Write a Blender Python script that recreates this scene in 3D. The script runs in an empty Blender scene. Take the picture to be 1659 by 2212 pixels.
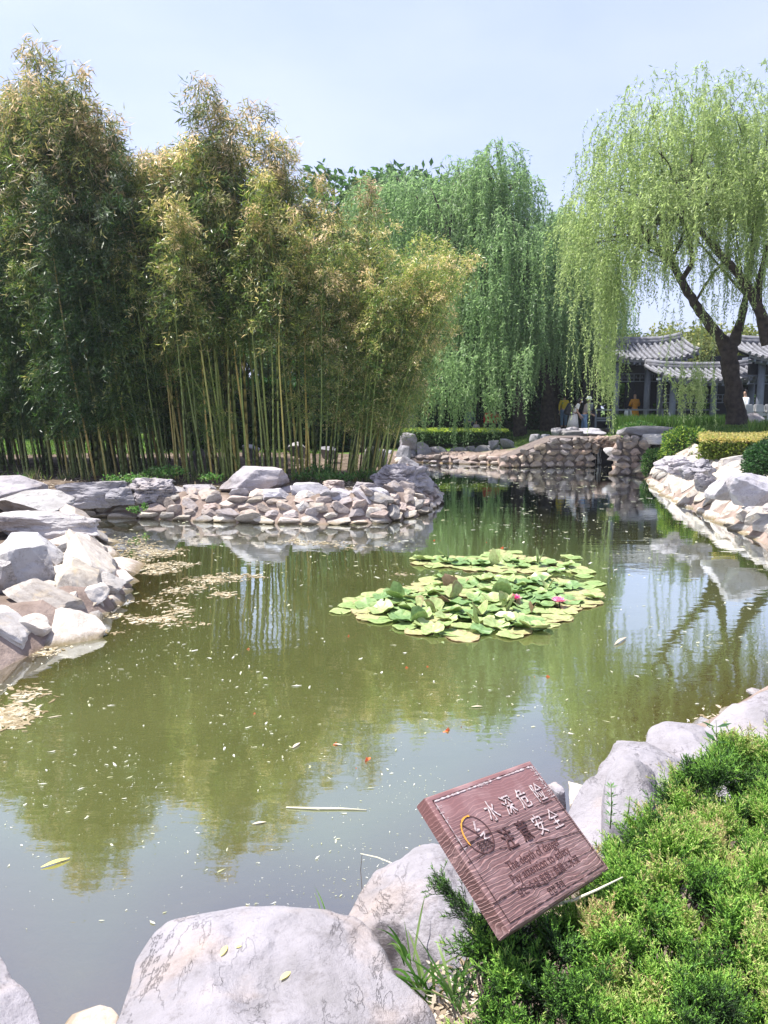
import bpy, math, random
import numpy as np
from mathutils import Vector, noise, Matrix
rad = math.radians
rng = np.random.default_rng(7)
random.seed(7)
sc = bpy.context.scene
col = sc.collection

# ------------------------------------------------------------------ camera
CAM = np.array([0.0, 0.0, 2.3]); PITCH = rad(7.75); FPX = 1662.0
cd = bpy.data.cameras.new('camera'); cam = bpy.data.objects.new('camera', cd); col.objects.link(cam)
cam.location = CAM; cam.rotation_euler = (rad(90) - PITCH, 0, 0)
cd.sensor_fit = 'VERTICAL'; cd.sensor_height = 36; cd.lens = 36 * FPX / 2212; cd.clip_start = .05; cd.clip_end = 2000
sc.camera = cam
# ------------------------------------------------------------------ sky and sun
SUN = Vector((-.36, .06, .90)).normalized()
w = bpy.data.worlds.new('World'); sc.world = w; w.use_nodes = True
wn = w.node_tree.nodes; wl = w.node_tree.links
bg = wn['Background']
sky = wn.new('ShaderNodeTexSky'); sky.sky_type = 'NISHITA'; sky.sun_disc = False
sky.sun_elevation = math.asin(SUN.z); sky.sun_rotation = math.atan2(SUN.x, SUN.y)
sky.air_density = 1.0; sky.dust_density = 3.0; sky.ozone_density = 2.0; sky.altitude = 0
smx = wn.new('ShaderNodeMix'); smx.data_type = 'RGBA'; smx.inputs[0].default_value = .78; smx.inputs[7].default_value = (2.2, 2.42, 3.5, 1)
wtc = wn.new('ShaderNodeTexCoord'); wmp = wn.new('ShaderNodeMapping'); wmp.inputs['Scale'].default_value = (1, 1, 2.6); wl.new(wtc.outputs['Generated'], wmp.inputs[0])
wnz = wn.new('ShaderNodeTexNoise'); wnz.inputs['Scale'].default_value = 1.7; wnz.inputs['Detail'].default_value = 5; wnz.inputs['Roughness'].default_value = .5; wl.new(wmp.outputs[0], wnz.inputs['Vector'])
wr = wn.new('ShaderNodeValToRGB'); wl.new(wnz.outputs['Fac'], wr.inputs[0]); wr.color_ramp.elements[0].position = .36; wr.color_ramp.elements[0].color = (1.55, 1.8, 3.0, 1); wr.color_ramp.elements[1].position = .68; wr.color_ramp.elements[1].color = (2.15, 2.3, 3.25, 1); wl.new(wr.outputs[0], smx.inputs[7])
wl.new(sky.outputs[0], smx.inputs[6]); wl.new(smx.outputs[2], bg.inputs[0]); bg.inputs[1].default_value = .15
sd = bpy.data.lights.new('sun', 'SUN'); sd.energy = 4.3; sd.angle = rad(.5); sd.color = (1, .968, .92)
so = bpy.data.objects.new('sun', sd); col.objects.link(so); so.rotation_euler = SUN.to_track_quat('Z', 'Y').to_euler()
vs = sc.view_settings; vs.view_transform = 'Standard'; vs.look = 'None'; vs.exposure = 1.33; vs.gamma = 1
sc.cycles.max_bounces = 8; sc.cycles.diffuse_bounces = 3; sc.cycles.glossy_bounces = 3
sc.cycles.transparent_max_bounces = 8; sc.cycles.transmission_bounces = 4
sc.cycles.use_denoising = True

# ------------------------------------------------------------------ helpers
def ray(u, v):
    dx = (u - 829.5) / FPX; dz = -(v - 1106) / FPX
    return np.array([dx, math.cos(PITCH) + dz * math.sin(PITCH), dz * math.cos(PITCH) - math.sin(PITCH)])
def at(u, v, z=0.0):                      # point of height z seen at u, v
    r = ray(u, v); t = (z - CAM[2]) / r[2]; return CAM + r * t
def aty(u, v, Y):                         # point at distance Y seen at u, v
    r = ray(u, v); return CAM + r * (Y / r[1])

def mk(name, V, F, mat, parent=None, smooth=False, tone=None, extra=None):
    """F: one int array (m,k) or a list of them; makes one mesh object (V in the parent's space)."""
    V = np.asarray(V, dtype=np.float32)
    Fs = [np.asarray(f, dtype=np.int32) for f in (F if isinstance(F, list) else [F])]
    Fs = [f for f in Fs if len(f)]
    me = bpy.data.meshes.new(name)
    me.vertices.add(len(V)); me.vertices.foreach_set('co', V.ravel())
    nl = sum(f.size for f in Fs); npoly = sum(len(f) for f in Fs)
    me.loops.add(nl); me.polygons.add(npoly)
    me.loops.foreach_set('vertex_index', np.concatenate([f.ravel() for f in Fs]))
    tot = np.concatenate([np.full(len(f), f.shape[1], np.int32) for f in Fs])
    st = np.concatenate([[0], np.cumsum(tot)[:-1]]).astype(np.int32)
    me.polygons.foreach_set('loop_start', st)
    try: me.polygons.foreach_set('loop_total', tot)
    except Exception: pass
    me.polygons.foreach_set('use_smooth', np.full(npoly, smooth, dtype=bool))
    if tone is not None:
        a = me.attributes.new('tone', 'FLOAT', 'FACE' if len(tone) == npoly else 'POINT')
        a.data.foreach_set('value', np.asarray(tone, np.float32))
    if extra is not None:
        for k, arr in extra.items():
            a = me.attributes.new(k, 'FLOAT', 'POINT'); a.data.foreach_set('value', np.asarray(arr, np.float32))
    me.update(calc_edges=True); me.validate()
    if mat is not None: me.materials.append(mat)
    o = bpy.data.objects.new(name, me); col.objects.link(o)
    if parent is not None: o.parent = parent
    return o
def empty(name, loc=(0, 0, 0), rz=0, s=1):
    o = bpy.data.objects.new(name, None); col.objects.link(o); o.location = loc
    o.rotation_euler = (0, 0, rz); o.scale = (s, s, s); o.empty_display_size = .2; return o
def tag(o, label=None, cat=None, group=None, kind=None):
    if label: o['label'] = label
    if cat: o['category'] = cat
    if group: o['group'] = group
    if kind: o['kind'] = kind
    return o
def dup(o, parent=None):
    c = o.copy(); col.objects.link(c); c.parent = parent
    for ch in [k for k in CH.get(o.name, [])]: dup(ch, c)
    return c
CH = {}
def reg(o, *ch): CH.setdefault(o.name, []).extend(ch)

class Buf:
    def __init__(s): s.v = []; s.f = {}; s.t = {}; s.n = 0
    def add(s, V, F, tone=.5):
        V = np.asarray(V, float).reshape(-1, 3)
        for f in (F if isinstance(F, list) else [F]):
            f = np.asarray(f, int)
            if not len(f): continue
            k = f.shape[1]; s.f.setdefault(k, []).append(f + s.n)
            s.t.setdefault(k, []).append(np.broadcast_to(np.asarray(tone, float), (len(f),)))
        s.v.append(V); s.n += len(V); return s
    def build(s, name, mat, parent=None, smooth=False, loc=None):
        V = np.concatenate(s.v)
        if loc is not None: V = V - np.asarray(loc)
        ks = sorted(s.f); F = [np.concatenate(s.f[k]) for k in ks]; T = np.concatenate([np.concatenate(s.t[k]) for k in ks])
        return mk(name, V, F, mat, parent, smooth, tone=T)
def box(x0, x1, y0, y1, z0, z1):
    V = np.array([[x, y, z] for z in (z0, z1) for y in (y0, y1) for x in (x0, x1)])
    F = np.array([[0, 2, 3, 1], [4, 5, 7, 6], [0, 1, 5, 4], [2, 6, 7, 3], [0, 4, 6, 2], [1, 3, 7, 5]])
    return V, F
def tube(P, R, n=8, cap=True):
    P = np.asarray(P, float); R = np.broadcast_to(np.asarray(R, float), (len(P),))
    T = np.gradient(P, axis=0); T /= np.linalg.norm(T, axis=1)[:, None] + 1e-9
    ref = np.array([0, 0, 1.]) if abs(T[0][2]) < .9 else np.array([1., 0, 0])
    A = np.zeros_like(P); a = ref - T[0] * (ref @ T[0])
    for i in range(len(P)):
        a = a - T[i] * (a @ T[i]); a /= np.linalg.norm(a) + 1e-9; A[i] = a
    B = np.cross(T, A); th = np.linspace(0, 2 * math.pi, n, endpoint=False)
    V = P[:, None] + R[:, None, None] * (A[:, None] * np.cos(th)[None, :, None] + B[:, None] * np.sin(th)[None, :, None])
    V = V.reshape(-1, 3); m = len(P)
    i = np.arange(m - 1)[:, None] * n; j = np.arange(n)[None]; k = (j + 1) % n
    F = [np.stack([i + j, i + k, i + n + k, i + n + j], -1).reshape(-1, 4)]
    if cap:
        V = np.vstack([V, P[0], P[-1]]); c0 = m * n; jj = np.arange(n); kk = (jj + 1) % n
        F.append(np.stack([np.full(n, c0), kk, jj], -1)); F.append(np.stack([np.full(n, c0 + 1), (m - 1) * n + jj, (m - 1) * n + kk], -1))
    return V, F
def unit(a): return a / (np.linalg.norm(a, axis=-1, keepdims=True) + 1e-9)
def leafq(C, D, N, L, W, mid=.45):
    """kite shaped leaves: base points C, directions D, normals N, lengths, widths"""
    C = np.asarray(C, float); D = unit(np.asarray(D, float)); S = unit(np.cross(D, N))
    L = np.broadcast_to(np.asarray(L, float), (len(C),))[:, None]; W = np.broadcast_to(np.asarray(W, float), (len(C),))[:, None]
    V = np.stack([C, C + D * L * mid + S * W / 2, C + D * L, C + D * L * mid - S * W / 2], 1).reshape(-1, 3)
    return V, np.arange(len(V)).reshape(-1, 4)
def rdir(n, up=0.0, r=rng):
    d = r.normal(size=(n, 3)); d = unit(d); d[:, 2] += up; return unit(d)

def ico(sub):
    import bmesh
    bm = bmesh.new(); bmesh.ops.create_icosphere(bm, subdivisions=sub, radius=1.0)
    V = np.array([v.co[:] for v in bm.verts]); F = np.array([[v.index for v in f.verts] for f in bm.faces]); bm.free(); return V, F
ICO = {k: ico(k) for k in (2, 3, 4, 5, 6)}
def fbm(V, scale, octv=4, seed=0, H=.9):
    off = Vector((seed * 13.7 % 97, seed * 7.31 % 89, seed * 3.17 % 83))
    return np.array([noise.fractal(Vector(p) * scale + off, H, 2.0, octv) for p in V.tolist()])
def rock_unit(seed, sub=4, boxy=.55, facets=9, rough=.12, pits=0.0, fine=.02, dlo=.62):
    r = np.random.default_rng(seed); V, F = ICO[sub]; V = V.copy()
    m = np.abs(V).max(axis=1, keepdims=True); V = V * (1 - boxy) + V / m * boxy * .92
    for k in range(facets):
        n = unit(r.normal(size=3)); n[2] *= .8; n = unit(n); d = r.uniform(dlo, .92)
        h = V @ n - d; V -= np.where(h > 0, h * .985, 0)[:, None] * n
    nn = unit(V)
    V += nn * (fbm(V, 1.1, 3, seed) * rough)[:, None]
    if fine: V += nn * (fbm(V, 4.5, 4, seed + 5) * fine)[:, None]
    if pits:
        q = fbm(V * np.array([1, 1, 1.6]), 2.6, 3, seed + 9); V -= nn * (np.clip(q - .12, 0, .6) * pits)[:, None]
        q = np.abs(fbm(V * np.array([.8, .8, 2.2]), 2.0, 3, seed + 19)); V -= nn * (np.clip(.12 - q, 0, 1) * pits * 1.2)[:, None]
    return V, F

# ------------------------------------------------------------------ materials
def newmat(name):
    m = bpy.data.materials.new(name); m.use_nodes = True
    nt = m.node_tree; nt.nodes.clear(); out = nt.nodes.new('ShaderNodeOutputMaterial'); return m, nt, out
def N(nt, t, **k):
    n = nt.nodes.new(t)
    for a, b in k.items():
        if a.startswith('i_'):
            key = a[2:]; key = int(key) if key.isdigit() else key.replace('_', ' ')
            n.inputs[key].default_value = b
        else: setattr(n, a, b)
    return n
def ramp(nt, stops, fac=None, interp='LINEAR'):
    n = nt.nodes.new('ShaderNodeValToRGB'); cr = n.color_ramp; cr.interpolation = interp
    while len(cr.elements) < len(stops): cr.elements.new(.5)
    for e, (p, c) in zip(cr.elements, stops): e.position = p; e.color = (*c, 1) if len(c) == 3 else c
    if fac is not None: nt.links.new(fac, n.inputs[0])
    return n
def mixc(nt, a, b, f, mode='MIX'):
    n = nt.nodes.new('ShaderNodeMix'); n.data_type = 'RGBA'; n.blend_type = mode
    for s, val in ((0, f), (6, a), (7, b)):
        if hasattr(val, 'node'): nt.links.new(val, n.inputs[s])
        elif isinstance(val, (tuple, list)): n.inputs[s].default_value = (*val, 1)
        else: n.inputs[s].default_value = val
    return n.outputs[2]
def math_(nt, op, a, b=None, clamp=False):
    n = nt.nodes.new('ShaderNodeMath'); n.operation = op; n.use_clamp = clamp
    for i, val in ((0, a), (1, b)):
        if val is None: continue
        if hasattr(val, 'node'): nt.links.new(val, n.inputs[i])
        else: n.inputs[i].default_value = val
    return n.outputs[0]

def leafmat(name, stops, trans=.45, rough=.45, objcol=False, spec=.35, nzs=0):
    m, nt, out = newmat(name); L = nt.links
    a = N(nt, 'ShaderNodeAttribute', attribute_name='tone')
    c = ramp(nt, stops, a.outputs['Fac']).outputs[0]
    if nzs:
        tc = nt.nodes.new('ShaderNodeTexCoord'); n_ = N(nt, 'ShaderNodeTexNoise', i_Scale=nzs, i_Detail=5, i_Roughness=.7); L.new(tc.outputs['Object'], n_.inputs['Vector']); c = mixc(nt, c, ramp(nt, [(.32, (.62, .60, .5)), (.5, (1, 1, 1)), (.7, (1.15, 1.15, 1.25))], n_.outputs['Fac']).outputs[0], 1.0, 'MULTIPLY')
    if objcol:
        oi = nt.nodes.new('ShaderNodeObjectInfo'); c = mixc(nt, c, oi.outputs['Color'], 1.0, 'MULTIPLY')
    p = N(nt, 'ShaderNodeBsdfPrincipled'); L.new(c, p.inputs['Base Color']); p.inputs['Roughness'].default_value = rough
    p.inputs['Specular IOR Level'].default_value = spec
    t = nt.nodes.new('ShaderNodeBsdfTranslucent')
    hs = N(nt, 'ShaderNodeHueSaturation'); hs.inputs['Saturation'].default_value = 1.1; hs.inputs['Value'].default_value = 1.35
    L.new(c, hs.inputs['Color']); L.new(hs.outputs[0], t.inputs['Color'])
    ms = N(nt, 'ShaderNodeMixShader'); ms.inputs[0].default_value = trans
    L.new(p.outputs[0], ms.inputs[1]); L.new(t.outputs[0], ms.inputs[2]); L.new(ms.outputs[0], out.inputs[0]); return m
def rockmat(name, c1, c2, c3, warm=.3, scale=1.0, bump=.5, crack=.5, objrand=True, tan=(.45, .36, .27), rough=.85, hueamt=.8, bytone=False):
    m, nt, out = newmat(name); L = nt.links
    tc = nt.nodes.new('ShaderNodeTexCoord'); oi = nt.nodes.new('ShaderNodeObjectInfo')
    vadd = N(nt, 'ShaderNodeVectorMath', operation='ADD'); L.new(tc.outputs['Object'], vadd.inputs[0])
    cb = nt.nodes.new('ShaderNodeCombineXYZ')
    if bytone: ta = N(nt, 'ShaderNodeAttribute', attribute_name='tone'); rnd = ta.outputs['Fac']
    else: rnd = oi.outputs['Random']
    rr = math_(nt, 'MULTIPLY', rnd, 40.0)
    for i in range(3): L.new(rr, cb.inputs[i])
    L.new(cb.outputs[0], vadd.inputs[1]); co = vadd.outputs[0]
    def nz(s, d=6, r=.6, dist=0):
        n = N(nt, 'ShaderNodeTexNoise', i_Scale=s * scale, i_Detail=d, i_Roughness=r); n.inputs['Distortion'].default_value = dist
        L.new(co, n.inputs['Vector']); return n.outputs['Fac']
    a = ramp(nt, [(.25, c2), (.5, c1), (.75, c3)], nz(2.2, 6, .65)).outputs[0]
    tw = ramp(nt, [(.55, (0, 0, 0)), (.72, (1, 1, 1))], nz(1.3, 5, .6, .4)).outputs[0]
    a = mixc(nt, a, tan, math_(nt, 'MULTIPLY', tw, warm))
    if objrand:
        hue = ramp(nt, [(0, (1.04, .98, .92)), (.25, (.9, .92, 1.0)), (.45, (1.12, .96, .88)), (.65, (.95, .95, .98)), (.8, (1.1, 1.02, .85)), (1, (.92, .9, .95))], rnd, 'CONSTANT').outputs[0]; a = mixc(nt, a, hue, hueamt, 'MULTIPLY')
        br = N(nt, 'ShaderNodeMapRange'); L.new(math_(nt, 'FRACT', math_(nt, 'MULTIPLY', rnd, 7.3)), br.inputs[0]); br.inputs[3].default_value = .66; br.inputs[4].default_value = 1.18
        cc = nt.nodes.new('ShaderNodeCombineColor')
        for i in range(3): L.new(br.outputs[0], cc.inputs[i])
        a = mixc(nt, a, cc.outputs[0], 1.0, 'MULTIPLY')
    # weathering flecks and fine cracks (marks of the stone itself)
    fl = ramp(nt, [(.0, (.55, .52, .5)), (.33, (.62, .6, .58)), (.43, (1, 1, 1))], nz(16, 5, .75)).outputs[0]
    a = mixc(nt, a, fl, .6, 'MULTIPLY')
    st = N(nt, 'ShaderNodeMapping'); st.inputs['Scale'].default_value = (1.0, .45, 1.6); st.inputs['Rotation'].default_value = (.3, .5, .6); L.new(co, st.inputs[0])
    def crk(s_, wd_, off):
        n = N(nt, 'ShaderNodeTexNoise', i_Scale=s_ * scale, i_Detail=7, i_Roughness=.62); n.inputs['Distortion'].default_value = .35; L.new(st.outputs[0], n.inputs['Vector'])
        return ramp(nt, [(0, (0, 0, 0)), (wd_, (1, 1, 1))], math_(nt, 'ABSOLUTE', math_(nt, 'SUBTRACT', n.outputs['Fac'], off))).outputs[0]
    ck = mixc(nt, crk(1.6, .0045, .5), crk(4.2, .007, .46), 1.0, 'MULTIPLY')
    ckm = ramp(nt, [(.45, (0, 0, 0)), (.58, (1, 1, 1))], nz(1.7, 3)).outputs[0]
    ckf = mixc(nt, (1, 1, 1), ck, ckm)
    bl_ = math_(nt, 'MULTIPLY', ramp(nt, [(.52, (0, 0, 0)), (.66, (1, 1, 1))], nz(2.0, 4, .6)).outputs[0], ramp(nt, [(.42, (0, 0, 0)), (.60, (1, 1, 1))], nz(26, 5, .8)).outputs[0])
    a = mixc(nt, a, mixc(nt, (1, 1, 1), (.42, .39, .37), bl_), .75, 'MULTIPLY')
    gp = nt.nodes.new('ShaderNodeNewGeometry'); gs = nt.nodes.new('ShaderNodeSeparateXYZ'); L.new(gp.outputs['Position'], gs.inputs[0])
    wz = math_(nt, 'ADD', gs.outputs[2], math_(nt, 'MULTIPLY', math_(nt, 'SUBTRACT', nz(6, 4), .5), .10))
    a = mixc(nt, mixc(nt, a, (.38, .33, .20), 1.0, 'MULTIPLY'), a, ramp(nt, [(.0, (0, 0, 0)), (.035, (.3, .3, .3)), (.075, (1, 1, 1))], wz).outputs[0])
    a = mixc(nt, a, mixc(nt, (.45, .42, .4), (1, 1, 1), ckf), crack, 'MULTIPLY')
    p = N(nt, 'ShaderNodeBsdfPrincipled'); L.new(a, p.inputs['Base Color']); p.inputs['Roughness'].default_value = rough; p.inputs['Specular IOR Level'].default_value = .25
    h = math_(nt, 'ADD', math_(nt, 'MULTIPLY', nz(9, 8, .68), .5), math_(nt, 'MULTIPLY', nz(45, 4, .7), .12))
    h = math_(nt, 'ADD', h, math_(nt, 'MULTIPLY', ckf, .12))
    b = N(nt, 'ShaderNodeBump'); b.inputs['Strength'].default_value = bump; b.inputs['Distance'].default_value = .05 / scale; L.new(h, b.inputs['Height'])
    L.new(b.outputs[0], p.inputs['Normal']); L.new(p.outputs[0], out.inputs[0]); return m
def plain(name, c, rough=.7, c2=None, scale=8, bump=0, spec=.3, metal=0):
    m, nt, out = newmat(name); L = nt.links
    p = N(nt, 'ShaderNodeBsdfPrincipled'); p.inputs['Roughness'].default_value = rough; p.inputs['Specular IOR Level'].default_value = spec
    tc = nt.nodes.new('ShaderNodeTexCoord'); n = N(nt, 'ShaderNodeTexNoise', i_Scale=scale, i_Detail=5); L.new(tc.outputs['Object'], n.inputs['Vector'])
    c2 = c2 or tuple(x * .75 for x in c)
    L.new(ramp(nt, [(.3, c2), (.7, c)], n.outputs['Fac']).outputs[0], p.inputs['Base Color'])
    if bump:
        b = N(nt, 'ShaderNodeBump'); b.inputs['Strength'].default_value = bump; b.inputs['Distance'].default_value = .03; L.new(n.outputs['Fac'], b.inputs['Height']); L.new(b.outputs[0], p.inputs['Normal'])
    L.new(p.outputs[0], out.inputs[0]); return m

M = {}
M['rock'] = rockmat('pale_limestone', hueamt=.25, c1=(.35, .337, .355), c2=(.20, .19, .20), c3=(.43, .415, .44), warm=.35, bump=.55)
M['rockL'] = rockmat('white_limestone', hueamt=.2, c1=(.41, .398, .395), c2=(.27, .255, .245), c3=(.47, .46, .455), warm=.3, scale=.9, bump=.8, crack=.9)  # whiter stone for the left bank rocks
M['rockB'] = rockmat('boulder_stone', (.245, .23, .245), (.165, .155, .158), (.31, .292, .317), warm=.6, scale=1.5, bump=1.0, crack=.12, objrand=False, tan=(.40, .31, .25))
M['cobble'] = rockmat('bank_cobble', hueamt=.55, c1=(.34, .295, .275), c2=(.22, .185, .175), c3=(.45, .405, .38), warm=.5, scale=1.6, bump=.5, crack=.2, tan=(.50, .37, .24))
M['cobbleL'] = rockmat('pale_cobble', hueamt=.4, c1=(.42, .385, .345), c2=(.29, .255, .225), c3=(.48, .45, .415), warm=.6, scale=1.4, bump=.5, crack=.4, tan=(.55, .44, .28))
M['wallcob'] = rockmat('wall_cobble', bytone=True, c1=(.28, .24, .222), c2=(.16, .14, .135), c3=(.37, .325, .295), warm=.6, scale=2.5, bump=.4, crack=.1, tan=(.45, .31, .19))
M['mortar'] = plain('mortar', (.17, .14, .125), .95, (.09, .07, .065), 6, .4)
M['bark'] = plain('willow_bark', (.075, .058, .048), .95, (.022, .017, .015), 7, .9)
M['culm'] = None
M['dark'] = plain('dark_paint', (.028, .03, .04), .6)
M['post'] = plain('blue_grey_paint', (.20, .22, .28), .6)
M['tile'] = plain('grey_roof_tile', (.22, .22, .245), .8, (.10, .10, .11), 5, .3)
M['white'] = plain('white_stone', (.55, .54, .55), .6, (.42, .42, .42), 5)
M['twig'] = plain('dry_twig', (.45, .36, .22), .8)

# bamboo culm: nodes as darker/lighter rings along the stem
m, nt, out = newmat('bamboo_culm'); L = nt.links
oi = nt.nodes.new('ShaderNodeObjectInfo'); at_ = N(nt, 'ShaderNodeAttribute', attribute_name='tone')
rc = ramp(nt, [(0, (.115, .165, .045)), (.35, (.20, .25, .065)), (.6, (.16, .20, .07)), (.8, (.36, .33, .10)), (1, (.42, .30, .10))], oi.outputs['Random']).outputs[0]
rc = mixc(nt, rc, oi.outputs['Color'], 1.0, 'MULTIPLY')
ring = ramp(nt, [(0, (.35, .33, .28)), (.5, (1, 1, 1)), (1, (1.25, 1.25, 1.2))], at_.outputs['Fac']).outputs[0]
rc = mixc(nt, rc, ring, 1.0, 'MULTIPLY')
p = N(nt, 'ShaderNodeBsdfPrincipled'); L.new(rc, p.inputs['Base Color']); p.inputs['Roughness'].default_value = .38; p.inputs['Specular IOR Level'].default_value = .5
L.new(p.outputs[0], out.inputs[0]); M['culm'] = m
M['bamboo'] = leafmat('bamboo_leaf', [(0, (.035, .075, .025)), (.45, (.09, .145, .045)), (.68, (.20, .23, .075)), (.8, (.27, .25, .12)), (.92, (.42, .35, .22)), (1, (.54, .46, .33))], .42, .38, True, .5)
M['willow'] = leafmat('willow_leaf', [(0, (.19, .27, .09)), (.5, (.33, .41, .17)), (1, (.50, .56, .28))], .6, .45)
M['willowfar'] = leafmat('far_willow_leaf', [(0, (.14, .225, .09)), (.5, (.24, .35, .155)), (1, (.38, .49, .26))], .6, .45)
M['tree'] = leafmat('broad_leaf', [(0, (.03, .075, .02)), (.6, (.07, .14, .04)), (1, (.14, .22, .07))], .4, .45)
M['treeY'] = leafmat('yellow_green_leaf', [(0, (.10, .13, .035)), (.6, (.22, .24, .07)), (1, (.36, .34, .12))], .45, .5)
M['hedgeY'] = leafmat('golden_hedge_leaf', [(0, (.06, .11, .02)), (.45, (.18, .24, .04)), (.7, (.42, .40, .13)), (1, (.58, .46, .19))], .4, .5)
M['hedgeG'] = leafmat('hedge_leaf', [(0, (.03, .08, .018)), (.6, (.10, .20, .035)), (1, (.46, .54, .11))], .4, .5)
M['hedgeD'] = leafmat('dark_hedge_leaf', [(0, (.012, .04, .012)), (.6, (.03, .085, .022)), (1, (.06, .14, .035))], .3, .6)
M['grass'] = leafmat('grass_blade', [(0, (.05, .11, .02)), (.6, (.10, .19, .035)), (1, (.22, .27, .08))], .4, .5)
M['weed'] = leafmat('weed_leaf', [(0, (.04, .12, .025)), (.6, (.10, .22, .05)), (1, (.25, .32, .12))], .4, .45)
M['litter'] = leafmat('leaf_litter', [(0, (.16, .11, .06)), (.5, (.38, .32, .24)), (1, (.66, .60, .50))], .1, .8)
M['juniper'] = leafmat('juniper_scale', [(0, (.02, .04, .016)), (.18, (.045, .105, .022)), (.4, (.15, .33, .045)), (.58, (.31, .52, .08)), (.76, (.46, .50, .17)), (.9, (.50, .42, .20)), (1, (.55, .42, .22))], .28, .6)
M['pad'] = leafmat('lily_pad', [(0, (.09, .17, .07)), (.3, (.15, .27, .10)), (.6, (.25, .36, .13)), (.8, (.40, .47, .20)), (.92, (.42, .40, .20)), (1, (.33, .22, .14))], .25, .42, False, .5, 22)
M['petal'] = leafmat('lily_petal', [(0, (.62, .06, .22)), (1, (.85, .35, .5))], .3, .4)
M['algae'] = leafmat('algae_scum', [(0, (.15, .11, .05)), (.5, (.30, .245, .15)), (1, (.46, .41, .31))], .1, .8)
M['fleck'] = leafmat('floating_petal', [(0, (.34, .34, .17)), (.6, (.50, .50, .38)), (1, (.62, .6, .55))], .2, .7)
M['fish'] = plain('goldfish_skin', (.85, .20, .05), .5, (.7, .12, .04), 20)

# ------------------------------------------------------------------ the pond outline and the ground
SH = [(-330, 1500), (-60, 1482), (95, 1400), (150, 1375), (235, 1322), (285, 1272), (272, 1240), (228, 1190), (222, 1158), (150, 1125),
      (60, 1118), (130, 1113), (300, 1119), (430, 1126), (560, 1130), (700, 1133), (830, 1130), (915, 1110), (948, 1088), (938, 1062), (905, 1035), (875, 1012),
      (800, 1008), (640, 1006), (640, 1000), (780, 999), (900, 999), (1000, 1002), (1090, 1005), (1272, 1008), (1278, 1000), (1332, 1000), (1330, 1022), (1392, 1030), (1405, 1046),
      (1440, 1072), (1510, 1108), (1600, 1150), (1659, 1180), (1800, 1250), (1850, 1340), (1760, 1430), (1640, 1500), (1500, 1590), (1350, 1640), (1262, 1740),
      (1150, 1830), (960, 1960), (820, 2020), (640, 2010), (480, 2030), (400, 2120), (330, 2210), (200, 2300), (60, 2300), (-150, 2120), (-500, 1900), (-700, 1700)]
POND = np.array([at(u, v, 0)[:2] for u, v in SH])
def sdist(P):
    """signed distance to the shoreline: positive on land"""
    P = np.asarray(P, float); A = POND; B = np.roll(POND, -1, 0); d = np.full(len(P), 1e9); ins = np.zeros(len(P), bool)
    for a, b in zip(A, B):
        ab = b - a; t = np.clip(((P - a) @ ab) / (ab @ ab + 1e-9), 0, 1); q = a + t[:, None] * ab
        d = np.minimum(d, np.linalg.norm(P - q, axis=1))
        c = ((a[1] > P[:, 1]) != (b[1] > P[:, 1]))
        xi = (b[0] - a[0]) * (P[:, 1] - a[1]) / (b[1] - a[1] + 1e-12) + a[0]; ins ^= c & (P[:, 0] < xi)
    return np.where(ins, -d, d)
CP = np.array([(-6, 17.5, .5), (-3, 17.2, .5), (0, 17.5, .5), (1, 18.5, .5), (-6, 19, .6), (0, 18.5, .55), (2, 20, .5), (-10, 22, .65), (-5, 26, .7), (2, 37, .65), (-3, 37, .65), (0, 34.2, .42), (2, 33.9, .38), (4, 33.9, .42), (-2, 34, .4), (4, 36, .65), (3, 40, .7), (8, 38, 1.1), (8, 34.5, 1.1), (11, 31, 1.15), (12.5, 27, 1.69), (10.5, 25.5, 1.4),
               (12, 22, 1.5), (9.5, 19, 1.05), (10, 14, .95), (8.5, 13, .8), (16, 20, 1.6), (-1, 1.2, .15), (0, 1.4, .2), (.7, 2.2, .2), (1.2, 1.4, .3), (1.6, 3.2, .25), (2.6, 4.2, .25), (3.4, 3.2, .3), (4, 6, .3), (0, -.6, .7), (-3, 0, .5), (6, 6, .6), (-8, 10, .38), (-6, 9, .35), (-5.5, 8, .3), (-7, 13, .36), (-9, 14, .45),
               (14, 34, 1.2), (20, 36, 1.3), (10, 38, 1.2), (0, 60, 1.1), (-30, 30, .9), (30, 30, 1.6), (-20, 60, 1.1), (40, 80, 1.3), (-60, 60, 1.1), (60, 10, 1.0), (-60, 0, .9), (0, -40, .7)])
def ground(P, sd_=None):
    P = np.asarray(P, float); s = sdist(P) if sd_ is None else sd_
    wgt = 1 / (np.linalg.norm(P[:, None] - CP[None, :, :2], axis=2) ** 3 + .3); pl = (wgt * CP[:, 2]).sum(1) / wgt.sum(1)
    D = np.where(P[:, 0] > 6, pl * 1.5, pl * 1.15); t = np.clip(s / D, 0, 1); t = t * (1.9 - .9 * t)
    return np.where(s > 0, -.03 + (pl + .03) * t, np.maximum(-.03 + s * .45, -.9))
def gz(x, y): return float(ground(np.array([[x, y]]))[0])
def axis(segs):
    out = []
    for a, b, st in segs: out += list(np.arange(a, b, st))
    return np.array(out + [segs[-1][1]])
xs = axis([(-900, -100, 100), (-100, -30, 7), (-30, -12, .9), (-12, 16, .16), (16, 32, .8), (32, 100, 7), (100, 900, 100)])
ys = axis([(-300, -30, 30), (-30, -2, 2), (-2, 30, .17), (30, 46, .4), (46, 100, 3), (100, 1200, 100)])
X, Y = np.meshgrid(xs, ys); P2 = np.stack([X.ravel(), Y.ravel()], 1)
S = sdist(P2); Z = ground(P2, S)
nearm = (np.abs(P2[:, 0]) < 34) & (P2[:, 1] > -5) & (P2[:, 1] < 50)
nzv = np.zeros(len(P2)); idx = np.where(nearm)[0]
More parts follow.
